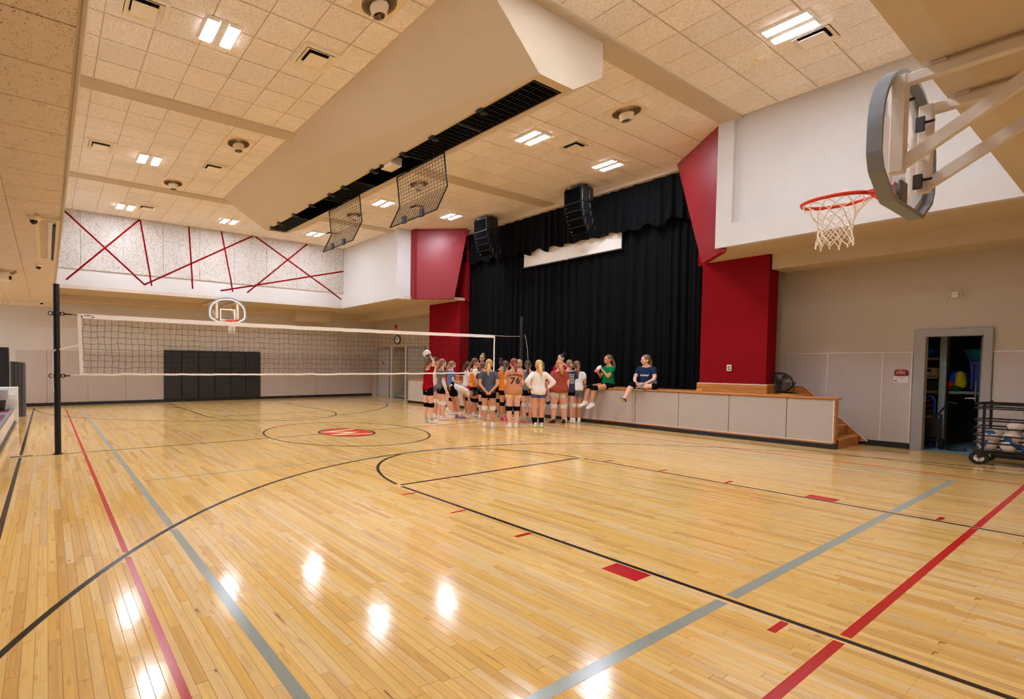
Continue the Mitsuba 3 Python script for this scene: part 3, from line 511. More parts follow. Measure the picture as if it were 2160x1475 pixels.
def square_vent(x, y, label):
    k = thing('square_vent', label, 'vent', None)
    fr = shapely.box(-0.29, -0.25, 0.29, 0.25).difference(shapely.box(-0.235, -0.2, 0.235, 0.2))
    part(k, 'frame', moved(prism(fr, -0.035, 0), x, y, ZC-0.012), (232, 222, 206), 'satin')
    part(k, 'throat', box(x-0.235, x+0.235, y-0.2, y+0.2, ZC-0.02, ZC-0.015), (40, 36, 32))
    for s, z in ((0.97, -0.04), (0.66, -0.06)):
        o = np.array([(-.235*s, -.2*s), (.235*s, -.2*s), (.235*s, .2*s), (-.235*s, .2*s)]); i_ = o*0.74
        v = np.vstack([np.c_[o, [z]*4], np.c_[i_, [z+0.03]*4], np.c_[o, [z-0.006]*4], np.c_[i_, [z+0.024]*4]])
        f = []
        for a in range(4):
            c_ = (a+1) % 4
            f += [[a, 4+a, 4+c_], [a, 4+c_, c_], [8+a, 8+c_, 12+c_], [8+a, 12+c_, 12+a], [a, c_, 8+c_], [a, 8+c_, 8+a]]
        if s < 0.7: f += [[8, 10, 9], [8, 11, 10], [0, 1, 2], [0, 2, 3]]
        part(k, 'louver', moved(trimesh.Trimesh(v, f, process=False), x, y, ZC-0.012), (236, 226, 210), 'satin')
for x, y, s in ((-1.92, 1.9, 'square louvered vent right of the largest ceiling lamp'), (-4.4, 6.66, 'square vent at the left edge of the ceiling, in the middle bay'), (-2.03, 6.57, 'square vent by the sloping soffit in the middle bay'), (-2.84, 10.35, 'square vent beside the lamp above the red striped wall'), (4.1, 1.71, 'square vent between the two lamps before the near speaker array'),
                (3.8, -1.95, 'square vent beside the large lamp at the top right'), (3.86, 6.3, 'square vent seen through the larger hanging mesh screen'), (3.2, 9.95, 'square vent beside the smaller hanging mesh screen'), (-4.3, 2.12, 'square vent cut by the top edge of the picture, left of the largest lamp')): square_vent(x, y, s)
def round_vent(x, y, label):
    k = thing('round_vent', label, 'vent', None)
    part(k, 'plate', bev(x-0.30, x+0.30, y-0.25, y+0.25, ZC-0.022, ZC-0.012, 0.003), (230, 212, 186), 'satin')
    part(k, 'cone', moved(lathe([(0.225, -0.0), (0.225, -0.012), (0.1, -0.03), (0.12, -0.06), (0.085, -0.17), (0.075, -0.17), (0.09, -0.05), (0, -0.05)], 28), x, y, ZC-0.02), (214, 196, 170), 'satin', 40)
    part(k, 'fins', cat([bar((x+0.11*math.cos(a), y+0.11*math.sin(a), ZC-0.05), (x+0.22*math.cos(a), y+0.22*math.sin(a), ZC-0.036), 0.006, 0.026) for a in np.arange(36)*PI/18]), (120, 100, 74), kind='stuff')
    part(k, 'core', cat([moved(lathe([(0, -0.165), (0.03, -0.165), (0.03, -0.1), (0, -0.1)], 12), x, y, ZC-0.02)]+[bar((x, y, ZC-0.16), (x+0.078*math.cos(a), y+0.078*math.sin(a), ZC-0.16), 0.008, 0.05) for a in (0.3, 2.4, 4.5)]), (96, 84, 66), 'satin')
for x, y, s in ((-1.95, 5.1, 'round cone vent nearest the sloping soffit in the middle bay'), (-2.62, 8.0, 'round cone vent by the farther ceiling beam on the left'), (3.61, 0.42, 'round cone vent alone near the near end of the stage side ceiling'), (2.72, 4.92, 'round cone vent behind the larger hanging mesh screen'), (2.7, 7.82, 'round cone vent behind the smaller hanging mesh screen'), (-1.75, 0.55, 'round cone vent cut by the top edge of the picture')): round_vent(x, y, s)
sd = thing('smoke_detector', 'small white smoke detector on a ceiling tile below the large right lamp', 'smoke detector')
part(sd, 'base', moved(lathe([(0, 0), (0.1, 0), (0.095, -0.02), (0, -0.02)], 24), 3.8, -1.39, ZC-0.012), (238, 230, 214), 'satin', 40); part(sd, 'sensor', moved(lathe([(0, 0), (0.055, 0), (0.05, -0.03), (0.0, -0.035)], 20), 3.8, -1.39, ZC-0.03), (226, 214, 196), 'satin', 40)
# big sloping soffit with the lighting slot
def loop(y, dz): return [(-1.12, y, ZC), (0.02, y, 5.12+dz), (0.72, y, 5.12+dz), (1.38, y, 5.47+dz*0.4), (1.38, y, ZC)]
pn, pf = np.array(loop(-0.45, 0.0)), np.array(loop(8.45, 0.16)); pf[0, 0], pf[1, 0], pf[2, 0] = -1.2, 0.08, 0.74
def lift(p, d=0.0): return p+np.array([0, 0, d])
segs = [m3.Manifold.hull_points(np.vstack([pn, pf]).astype(np.float32))]
zb = lambda y: 5.12+0.16*(y+0.45)/8.9
slot = m3.Manifold.hull_points(np.array([(x, y, z) for x, y in ((0.075, -0.33), (0.665, -0.33), (0.675, 8.33), (0.13, 8.33)) for z in (4.9, 5.75)], np.float32))
bxk = struct('ceiling_soffit', tm(segs[0]-slot), (204, 188, 164), label='large sloping soffit with a dark lighting slot along its underside')
inner = m3.Manifold.hull_points(np.array([(x, y, z) for x, y in ((0.08, -0.325), (0.66, -0.325), (0.67, 8.325), (0.135, 8.325)) for z in (5.04, 5.7)], np.float32))
core = m3.Manifold.hull_points(np.array([(x, y, z) for x, y in ((0.095, -0.31), (0.645, -0.31), (0.655, 8.31), (0.15, 8.31)) for z in (4.8, 5.68)], np.float32))
cutb = m3.Manifold.hull_points(np.vstack([pn, pf]).astype(np.float32)+np.array([0, 0, 0.004], np.float32))
part(bxk, 'slot_liner', tm((inner-core) ^ cutb), (10, 10, 12), label='black inside of the lighting slot')
def grille(y0, y1, nm):
    fx0, fx1 = 0.10, 0.645
    z0, z1 = zb(y0)+0.012, zb(y1)+0.012
    ms = [bar((fx0, y0, z0), (fx0, y1, z1), 0.022), bar((fx1, y0, z0), (fx1, y1, z1), 0.022), bar((fx0, y0, z0), (fx1, y0, z0), 0.022), bar((fx0, y1, z1), (fx1, y1, z1), 0.022)]
    for x in np.linspace(fx0, fx1, 9)[1:-1]: ms.append(bar((x, y0, z0), (x, y1, z1), 0.006))
    for y in np.arange(y0+0.1, y1, 0.1): ms.append(bar((fx0, y, zb(y)+0.012), (fx1, y, zb(y)+0.012), 0.006))
    part(bxk, 'slot_grille', cat(ms), (34, 34, 36), 'satin', label='closed wire grille across the slot')
for a, b in ((-0.3, 1.02), (1.04, 2.36), (3.9, 5.2), (6.85, 8.25)): grille(a, b, '')
for y in (0.55, 1.55, 2.3, 3.2, 4.25, 4.8, 5.7, 6.6, 7.5, 8.0): 
    z = zb(y)
    part(bxk, 'latch', cat([bev(0.02, 0.10, y-0.05, y+0.05, z-0.03, z-0.004, 0.004), bev(0.08, 0.2, y-0.035, y+0.03, z-0.05, z-0.01, 0.006), rod((0.14, y-0.05, z-0.03), (0.14, y+0.05, z-0.03), 0.018)]), (16, 16, 17), 'satin')
pj = thing('projector_box', 'small white box at the edge of the lighting slot beside the larger mesh screen', 'equipment box')
part(pj, 'body', bev(0.1, 0.36, 2.66, 2.98, zb(2.8)-0.06, zb(2.8)+0.1, 0.012), (226, 214, 196), 'satin'); part(pj, 'lens', rod((0.04, 2.92, zb(2.8)-0.02), (0.1, 2.92, zb(2.8)-0.02), 0.03), BLACK, 'satin')
def mesh_screen(y0, y1, zt, label):
    k = thing('mesh_screen', label, 'wire screen')
    A = lambda y, s: (np.array([0.65, y, zt+0.0]), np.array([0.68, y-0.06, zt-0.59]), np.array([0.47, y-0.03, zt-1.02]))
    a, b = A(y0, 0), A(y1, 0); w = 0.014
    fr = []
    for p in (a, b): fr += [rod(p[0], p[1], w), rod(p[1], p[2], w)]
    fr += [rod(a[0], b[0], w), rod(a[2], b[2], w)]
    part(k, 'frame', cat(fr), (14, 14, 15), 'satin')
    wires = []
    for t in np.linspace(0, 1, 18)[1:-1]:
        p = [a[i]*(1-t)+b[i]*t for i in range(3)]; wires += [rod(p[0], p[1], 0.0045, 5), rod(p[1], p[2], 0.0045, 5)]
    for i, n in ((0, 9), (1, 8)):
        for s in np.linspace(0, 1, n+1)[(1 if i == 0 else 0):-1]: wires.append(rod(a[i]*(1-s)+a[i+1]*s, b[i]*(1-s)+b[i+1]*s, 0.0045, 5))
    part(k, 'wires', cat(wires), (30, 30, 32), 'satin', kind='stuff')
    for t in (0.3, 0.68):
        p = a[2]*(1-t)+b[2]*t; part(k, 'latch', bev(p[0]-0.02, p[0]+0.03, p[1]-0.05, p[1]+0.05, p[2]-0.02, p[2]+0.11, 0.004), (14, 14, 15), 'satin')
    for t in (0.25, 0.75):
        p = a[0]*(1-t)+b[0]*t; part(k, 'hinge', bev(p[0]-0.03, p[0]+0.02, p[1]-0.04, p[1]+0.04, p[2]-0.01, p[2]+0.06, 0.004), (14, 14, 15), 'satin')
mesh_screen(1.88, 3.18, 5.15, 'larger open wire mesh screen hanging from the lighting slot')
mesh_screen(4.5, 5.82, 5.2, 'smaller open wire mesh screen hanging farther along the lighting slot')
# speakers
def array(x, y0, y1, z, label):
    k = thing('speaker_array', label, 'speaker')
    part(k, 'top_frame', cat([bar((x+0.02, y, z+0.03), (x+0.5, y, z+0.03), 0.03, 0.05) for y in (y0+0.03, y1-0.03)]+[bar((x+0.25, y0, z+0.07), (x+0.25, y1, z+0.07), 0.05, 0.05), rod((x+0.25, (y0+y1)/2, z+0.05), (x+0.25, (y0+y1)/2, ZC), 0.03)]), (20, 20, 22), 'satin')
    px, pz, ang = x, z, math.radians(2)
    hs = [0.36, 0.2, 0.2, 0.2, 0.2]
    for i, hgt in enumerate(hs):
        dpt = 0.52 if i == 0 else 0.42
        c, s = math.cos(ang), math.sin(ang)
        f0 = np.array([px, pz]); dn = np.array([s, -c]); bk = np.array([c, s])
        q = [f0, f0+dn*hgt, f0+dn*hgt*0.82+bk*dpt, f0+dn*hgt*0.18*(i > 0)+bk*dpt]
        pts = [(a[0], y, a[1]) for a in q for y in (y0, y1)]
        b = part(k, 'cabinet', tm(m3.Manifold.hull_points(np.array(pts, np.float32))), (15, 15, 16), 'satin')
        g = [f0+dn*0.015-bk*0.008, f0+dn*(hgt-0.012)-bk*0.008, f0+dn*(hgt-0.012)+bk*0.01, f0+dn*0.015+bk*0.01]
        part(b, 'grille', tm(m3.Manifold.hull_points(np.array([(a[0], y, a[1]) for a in g for y in (y0+0.015, y1-0.015)], np.float32))), (11, 11, 12), 'matte')
        m = f0+dn*hgt*0.5-bk*0.01
        part(b, 'badge', bev(m[0]-0.004, m[0]+0.004, y1-0.06, y1-0.045, m[1]-0.008, m[1]+0.008, 0.001), (200, 200, 200), 'metal')
        m = f0+dn*hgt*0.5+bk*0.06
        part(b, 'rigging', bev(m[0]-0.02, m[0]+0.02, y0-0.012, y0, m[1]-hgt*0.42, m[1]+hgt*0.42, 0.003), (70, 72, 76), 'metal'); part(b, 'rigging', bev(m[0]+0.28, m[0]+0.31, y0-0.012, y0, m[1]-hgt*0.2, m[1]+hgt*0.4, 0.003), (70, 72, 76), 'metal')
        f0 = f0+dn*hgt; px, pz = f0[0], f0[1]; ang += math.radians(9)
array(6.05, 2.78, 3.22, 5.97-0.1, 'near black line array speaker hanging in front of the curtain')
array(6.05, 5.72, 6.2, 5.97-0.1, 'far black line array speaker hanging near the red wing')
# low ceiling fittings
for x, y, s in ((-5.56, 3.28, 'white dome camera on the low ceiling nearest the viewer'), (-5.55, 6.93, 'white dome camera on the low ceiling beyond the recessed slot'), (-5.55, 13.7, 'tiny dome camera at the far end of the low ceiling')):
    k = thing('dome_camera', s, 'camera')
    part(k, 'base', moved(lathe([(0, 0), (0.085, 0), (0.085, -0.035), (0.06, -0.06), (0, -0.06)], 24), x, y, ZL-0.01), (240, 232, 220), 'satin', 40)
    d = trimesh.creation.icosphere(subdivisions=2, radius=0.05); part(k, 'dome', moved(d, x, y-0.01, ZL-0.07), (22, 20, 20), 'gloss', True)
sl = thing('screen_slot', 'long recessed slot in the low ceiling with a rolled screen inside', 'recess')
part(sl, 'frame', cat([bev(-5.56, -5.50, 3.32, 6.42, ZL-0.02, ZL+0.05, 0.004), bev(-5.29, -5.24, 3.32, 6.42, ZL-0.02, ZL+0.05, 0.004), bev(-5.56, -5.24, 3.28, 3.34, ZL-0.02, ZL+0.05, 0.004), bev(-5.56, -5.24, 6.38, 6.45, ZL-0.02, ZL+0.05, 0.004)]), (226, 212, 192), 'satin')
part(sl, 'recess', cat([box(-5.51, -5.27, 3.33, 6.4, ZL+0.006, ZL+0.03)]), (120, 96, 70)); part(sl, 'roller', rod((-5.36, 3.4, ZL-0.005), (-5.36, 6.3, ZL-0.005), 0.035), (226, 226, 224), 'satin'); part(sl, 'batten', rod((-5.31, 3.6, ZL-0.02), (-5.31, 6.25, ZL-0.02), 0.02), (16, 16, 18), 'satin')
pjr = thing('ceiling_projector', 'white projector on a bracket under the low ceiling at the left edge', 'projector')
part(pjr, 'body', bev(-6.6, -6.12, 7.9, 8.4, 3.22, 3.34, 0.02), (232, 220, 204), 'satin'); part(pjr, 'mount', cat([rod((-6.35, 8.15, 3.3), (-6.35, 8.15, ZL), 0.03), bev(-6.45, -6.25, 8.0, 8.3, ZL-0.03, ZL-0.012, 0.004)]), (230, 220, 204), 'satin'); part(pjr, 'lens', rod((-6.13, 8.05, 3.28), (-6.07, 8.05, 3.28), 0.04), BLACK, 'gloss'); part(pjr, 'bracket', bar((-6.1, 7.95, 3.36), (-5.98, 7.95, 3.42), 0.015), BLACK, 'satin'); part(pjr, 'bracket', bar((-6.1, 8.15, 3.36), (-5.98, 8.15, 3.42), 0.015), BLACK, 'satin')
# ------------------------------------------------------------------ baskets
def hoop_net(c, r, drop, w, seed):
    lv = [(0, 1.0), (-0.10, 0.86), (-0.21, 0.72), (-0.32, 0.60), (-0.44, 0.52), (-0.56, 0.49), (-0.68, 0.50), (-0.80, 0.52), (-0.9, 0.55)]
    rg = np.random.default_rng(seed); ms, n = [], 12; nodes = []
    for i, (z, s) in enumerate(lv):
        a = (np.arange(n)+0.5*(i % 2))*2*PI/n + rg.normal(0, 0.05, n)*(i > 0)
        nodes.append(np.c_[c[0]+r*s*np.cos(a), c[1]+r*s*np.sin(a), c[2]+drop*z+rg.normal(0, 0.006, n)*(i > 0)])
    for i in range(len(lv)-1):
        for k in range(n):
            for d in ((0, -1) if i % 2 == 0 else (0, 1)): ms.append(rod(nodes[i][k], nodes[i+1][(k+d) % n], w, 5))
    for k in range(0, n): ms.append(rod(nodes[-1][k], nodes[-1][k]+np.array([0, 0, -0.02]), w*1.6, 5))
    return cat(ms)
def fan(W, H, d=0.0):
    t = np.linspace(0, PI, 25); w = W/2
    o = [(-0.27*W, 0), (0.27*W, 0), (w*0.92, H*0.16), (w, H*0.27), (w, H*0.45)]+[(w*math.cos(a), H*0.45+H*0.55*math.sin(a)) for a in t[1:-1]]+[(-w, H*0.45), (-w, H*0.27), (-w*0.92, H*0.16)]
    return shapely.Polygon(o).buffer(-0.06).buffer(0.06-d, join_style=1, quad_segs=6)
def basket(cx, y, zb, W, H, f, rc, rr, name_label, frame_col):
    k = thing('basketball_hoop', name_label, 'basketball hoop')
    XZ = lambda poly, y0, y1: remap(prism(poly, 0, abs(y1-y0)), [(1, 0, 0), (0, 0, 1), (0, 1, 0)]).apply_translation((cx, min(y0, y1), zb))
    b = part(k, 'backboard', XZ(fan(W, H).difference(fan(W, H, 0.035)), y, y-f*0.075), frame_col, 'satin', label='metal rim of the fan shaped backboard')
    g = fan(W, H, 0.03); pl = trimesh.creation.extrude_polygon(g, 0.001, engine='earcut')
    v2, f2 = trimesh.creation.triangulate_polygon(g, engine='earcut')
    part(k, 'glass', trimesh.Trimesh(np.c_[v2[:, 0]+cx, v2[:, 0]*0+y-f*0.02, v2[:, 1]+zb], f2, process=False), mat='pane', label='clear glass of the backboard')
    part(k, 'border', XZ(fan(W, H, 0.034).difference(fan(W, H, 0.085)), y-f*0.012, y-f*0.017), (236, 240, 242), 'satin', label='white painted border')
    tg = shapely.box(-0.27, H*0.12, 0.27, H*0.56); part(k, 'target', XZ(tg.difference(tg.buffer(-0.04, join_style=2)), y-f*0.012, y-f*0.017), (238, 240, 242), 'satin', label='white target square')
    c = np.array(rc); t = np.linspace(0, 2*PI, 49)[:-1]
    rim = part(k, 'rim', tube(np.c_[c[0]+rr*np.cos(t), c[1]+rr*np.sin(t), t*0+c[2]], 0.011, 8, True), (214, 62, 26), 'satin', True, label='orange rim')
    part(k, 'rim_flange', tube(np.c_[c[0]+rr*np.cos(t), c[1]+rr*np.sin(t), t*0+c[2]-0.016], 0.006, 6, True), (196, 52, 24), 'satin', True)
    yr = c[1]-f*rr*0.97
    br = [tm(m3.Manifold.hull_points(np.array([(c[0]+a, q, c[2]+z) for a in (-0.09, 0.09) for q, z in ((yr, 0.012), (y, 0.012), (yr, -0.012), (y, -0.03))], np.float32)))]
    for s in (-0.07, 0.07): br.append(tm(m3.Manifold.hull_points(np.array([(c[0]+s+d, q, c[2]+z) for d in (-0.006, 0.006) for q, z in ((yr+f*0.01, -0.01), (y, -0.01), (y, -0.17), (y-f*-0.03, -0.17), (yr-f*0.06, -0.045))], np.float32))))
    br.append(bev(c[0]-0.1, c[0]+0.1, min(y, y+f*0.012), max(y, y+f*0.012), c[2]-0.18, c[2]+0.03, 0.004))
    part(k, 'rim_bracket', cat(br), (212, 58, 26), 'satin', label='orange rim bracket')
    part(k, 'back_plate', bev(cx-0.09, cx+0.09, *sorted((y-f*0.025, y-f*0.045)), zb+0.02, zb+0.24, 0.006), (92, 94, 96), 'satin')
    part(k, 'net', hoop_net(c-np.array([0, 0, 0.015]), rr, 0.42, 0.0042, 3), (240, 234, 222), 'matte', label='white cord net')
    return k
nb = basket(0.62, -3.34, 2.70, 1.64, 1.07, 1, (0.70, -2.975, 2.92), 0.218, 'large basketball hoop at the upper right, its fan shaped backboard seen from behind', (112, 116, 122))
yp = -3.41
for s in (-0.405, 0.405):
    x = 0.585+s; q = np.sign(s)
    part(nb, 'post', bev(x-0.05, x+0.05, yp-0.05, yp+0.025, 2.90, 3.62, 0.006), (214, 204, 190), 'satin', label='cream post behind the backboard')
    part(nb, 'arm', bev(x-0.04, x+0.04, -5.55, yp+0.02, 3.54, 3.615, 0.006), (214, 204, 190), 'satin', label='cream mounting arm')
    part(nb, 'brace', bar((x, yp, 2.94), (x, -4.38, 3.64), 0.065, 0.08), (214, 204, 190), 'satin', label='slanting cream brace')
    part(nb, 'hanger', bev(x-0.03, x+0.03, -3.64, -3.56, 3.615, 3.65, 0.006), (214, 202, 186), 'satin'); part(nb, 'hanger_bolt', rod((x+0.03, -3.6, 3.632), (x+0.07, -3.6, 3.632), 0.016), (40, 36, 34), 'metal')
    for z in (3.46, 2.99): part(nb, 'clamp', bev(x-0.10*q-0.016, x-0.10*q+0.016, -3.43, -3.38, z-0.07, z+0.05, 0.004), (70, 68, 66), 'metal'); part(nb, 'clamp_bolt', rod((x-0.09*q, -3.42, z), (x-0.09*q, -3.48, z), 0.011), (50, 48, 46), 'metal')
fb = basket(0.0, 11.52, 2.81, 1.36, 0.91, -1, (0.0, 11.13, 2.885), 0.215, 'distant basketball hoop with a white bordered fan backboard below the red striped wall', (126, 138, 150))
for s in (-0.37, 0.37):
    part(fb, 'post', bev(s-0.04, s+0.04, 11.56, 11.64, 2.98, 3.62, 0.006), (228, 220, 196), 'satin', label='cream post behind the backboard'); part(fb, 'arm', bev(s-0.035, s+0.035, 11.6, 13.1, 3.55, 3.62, 0.006), (226, 214, 196), 'satin'); part(fb, 'brace', bar((s, 11.6, 3.02), (s, 12.6, 3.62), 0.05, 0.06), (226, 214, 196), 'satin')
# ------------------------------------------------------------------ volleyball net and its poles
YNET = 4.1
def pole(x, y, h, label, cols):
    k = thing('net_pole', label, 'pole')
    part(k, 'shaft', moved(lathe([(0, 0), (0.046, 0), (0.046, h-0.01), (0.04, h), (0, h)], 20), x, y, 0), (14, 14, 16), 'satin', 40)
    for z in cols:
        part(k, 'collar', moved(lathe([(0.046, z-0.035), (0.058, z-0.03), (0.058, z+0.03), (0.046, z+0.035)], 20), x, y, 0), (20, 20, 22), 'satin', 40)
        for s in (-1, 1): part(k, 'eye_ring', moved(rot(tube([(0.028*math.cos(a), 0.028*math.sin(a), 0) for a in np.linspace(0, 2*PI, 17)[:-1]], 0.006, 6, True), PI/2, (1, 0, 0)), x+s*0.085, y, z), (24, 24, 26), 'metal', True)
    part(k, 'floor_socket', moved(lathe([(0.05, 0), (0.075, 0), (0.072, 0.008), (0.05, 0.009)], 20), x, y, 0), (70, 70, 70), 'metal')
    return k
pole(-5.285, YNET, 2.66, 'black net pole at the left with a rope hanging beside it', (2.2, 1.23)); pole(5.66, YNET, 2.74, 'black net pole in front of the stage curtain among the players', (2.2, 1.23))
vn = thing('volleyball_net', 'volleyball net with white tapes stretched across the court', 'net')
x0, x1, zt, zb_ = -4.97, 4.60, 2.215, 1.245
sag = lambda x: -0.018*(1-((x-(x0+x1)/2)/((x1-x0)/2))**2)
xs = np.linspace(x0, x1, 60)
def ribbon(zf, h, th, seed, amp):
    rg = np.random.default_rng(seed); ms = []
    z = np.array([zf+sag(x) for x in xs])+rg.normal(0, amp, len(xs)); yv = YNET+rg.normal(0, 0.003, len(xs))
    v = np.concatenate([np.c_[xs, yv+a, z+b] for a, b in ((-th, -h/2), (th, -h/2), (th, h/2), (-th, h/2))]).reshape(4, -1, 3); n = len(xs)
    V = v.reshape(-1, 3); f = []
    for e in range(4):
        g = (e+1) % 4
        for i in range(n-1): f += [[e*n+i, g*n+i+1, g*n+i], [e*n+i, e*n+i+1, g*n+i+1]]
    f += [[0, n, 2*n], [0, 2*n, 3*n], [n-1, 3*n-1, 2*n-1], [n-1, 4*n-1, 3*n-1]]
    return trimesh.Trimesh(V, f, process=False)
part(vn, 'top_tape', ribbon(zt-0.035, 0.072, 0.007, 1, 0.002), (244, 238, 230), 'matte', label='white top tape'); part(vn, 'bottom_tape', ribbon(zb_+0.005, 0.032, 0.012, 2, 0.004), (244, 238, 230), 'matte', label='white bottom tape')
part(vn, 'side_tape', bar((x0, YNET, zt), (x0+0.03, YNET, zb_), 0.055, 0.012, (0, 1, 0)), (240, 234, 226), 'matte', label='white side tape'); part(vn, 'side_tape', bar((x1, YNET, zt), (x1, YNET, zb_), 0.04, 0.012, (0, 1, 0)), (240, 234, 226), 'matte', label='white side tape')
part(vn, 'corner_plate', bev(x0+0.02, x0+0.22, YNET-0.012, YNET-0.007, zt-0.075, zt-0.01, 0.002), (228, 226, 222), 'satin', label='printed white corner plate')
part(vn, 'grommet', cat([rod((x0+d, YNET-0.016, zt-0.045), (x0+d, YNET-0.01, zt-0.045), 0.013) for d in (0.04, 0.2)]), (70, 60, 60), 'metal'); part(vn, 'print', bev(x0+0.07, x0+0.17, YNET-0.0135, YNET-0.012, zt-0.03, zt-0.018, 0.0005), (60, 66, 84))
cords = []; rg = np.random.default_rng(4)
nz = 9; zz = np.linspace(zt-0.075, zb_+0.02, nz+1); nxv = 92; xv = np.linspace(x0+0.06, x1-0.05, nxv)
jit = rg.normal(0, 0.008, (nxv, nz+1, 2))
G = np.array([[(x+jit[i, j, 0]+0.004*math.sin(9*z), YNET+0.004*math.sin(x*3), z+sag(x)+jit[i, j, 1]*(0 < j < nz)) for j, z in enumerate(zz)] for i, x in enumerate(xv)])
for i in range(nxv): cords.append(tube(G[i], 0.0026, 4))
for j in range(1, nz): cords.append(tube(G[:, j], 0.0026, 4))
part(vn, 'mesh', cat(cords), (34, 32, 32), 'matte', kind='stuff', label='dark square mesh')
part(vn, 'tension_strap', cat([rod((-5.2, YNET, 2.2), (-5.08, YNET, 2.195), 0.012, 6), rod((-5.1, YNET, 2.197), (x0-0.0, YNET, 2.19), 0.006, 6)]), (60, 58, 56), 'metal'); part(vn, 'tension_strap', cat([rod((-5.2, YNET, 1.23), (-5.1, YNET, 1.228), 0.01, 6)]), (50, 50, 50), 'metal')
part(vn, 'cord', tube([(-5.1, YNET, 1.228), (-5.04, YNET, 1.245), (-5.0, YNET, 1.23), (-4.95, YNET, 1.245)], 0.011, 6), (236, 230, 220), 'matte', True); part(vn, 'cord', tube([(x0, YNET, 1.715), (-5.1, YNET, 1.68), (-5.25, YNET-0.05, 1.64)], 0.014, 6), (240, 234, 226), 'matte', True, label='white strap tied to the left pole')
part(vn, 'cord', tube([(-5.3, YNET-0.055, 1.64), (-5.34, YNET-0.03, 1.6), (-5.345, YNET-0.02, 1.2), (-5.335, YNET-0.02, 0.97)], 0.010, 6), (240, 234, 226), 'matte', True, label='white strap end hanging beside the left pole')
part(vn, 'cord', tube([(x1, YNET, 2.2), (5.1, YNET, 2.2), (5.6, YNET, 2.22)], 0.008, 6), (200, 192, 180), 'matte', True); part(vn, 'cord', tube([(5.72, YNET-0.04, 2.27), (5.74, YNET-0.06, 2.2), (5.84, YNET-0.05, 1.9), (5.88, YNET-0.05, 1.5)], 0.007, 6), (214, 204, 190), 'matte', True, label='loose cord hanging from the far pole'); part(vn, 'cord', tube([(x1, YNET, 1.245), (5.6, YNET, 1.23)], 0.007, 6), (220, 214, 206), 'matte')
# ------------------------------------------------------------------ left side: riser, block wall, bin, folded mats, cabinet
rz = struct('floor_riser', box(-9.9, -6.13, -2.0, 8.82, 0.31, 0.35), mat='carpet', label='carpeted riser along the left side')
part(rz, 'face', bev(-6.16, -6.10, -2.0, 8.84, 0.07, 0.32, 0.004), (226, 214, 200), 'satin', label='cream face of the riser'); part(rz, 'nosing', bev(-6.17, -6.095, -2.0, 8.84, 0.315, 0.362, 0.006), (120, 122, 128), 'satin', label='grey metal nosing'); part(rz, 'base', bev(-6.15, -6.07, -2.0, 8.84, 0, 0.075, 0.01), (70, 70, 74), 'satin', label='grey rubber base')
bw = struct('wall_block', box(-9.9, -6.07, 8.9, 9.08, 0, 0.85), (222, 220, 216), label='low white block wall beside the riser')
for r in range(4):
    z0 = 0.215*r
    for i in range(9):
        xb = -6.02-0.4*i+(0.2 if r % 2 else 0)*(i > 0); xa = -6.02-0.4*(i+1)+(0.2 if r % 2 else 0)
        part(bw, 'block', bev(xa+0.003, min(xb, -6.02)-0.003, 8.86, 9.12, z0+0.003, z0+0.212, 0.006), (234, 232, 228), 'satin')
tb = thing('trash_can', 'black bin with a clear liner on the riser at the left edge', 'bin')
part(tb, 'body', moved(lathe([(0, 0), (0.2, 0), (0.25, 0.36), (0.23, 0.36), (0, 0.06)], 24), -6.46, 8.5, 0.35), (20, 20, 22), 'satin', 40); part(tb, 'liner', moved(lathe([(0.245, 0.24), (0.262, 0.27), (0.268, 0.34), (0.268, 0.44), (0.24, 0.45), (0.235, 0.38)], 24), -6.46, 8.5, 0.35), (150, 152, 158), 'gloss', True, label='clear plastic liner folded over the rim')
fm = thing('folded_mat', 'grey folded panel mat standing against the wall behind the white blocks', 'mat')
for i in range(4): part(fm, 'panel', bev(-6.26+0.085*i, -6.26+0.085*i+0.08, 10.5, 11.0, 0.0, 1.47-0.01*i, 0.012), (74+4*i, 74+4*i, 76+4*i), 'satin')
cbn = thing('black_cabinet', 'tall black cabinet at the left edge behind the white block wall', 'cabinet')
part(cbn, 'body', bev(-7.2, -6.27, 10.0, 10.45, 0.0, 1.82, 0.01), (18, 18, 20), 'satin'); part(cbn, 'door', bev(-7.15, -6.31, 9.985, 10.0, 0.08, 1.78, 0.004), (22, 22, 25), 'satin'); part(cbn, 'hinge', cat([bev(-6.27, -6.255, 10.02, 10.06, z, z+0.08, 0.002) for z in (0.4, 1.5)]), (30, 30, 32), 'metal')
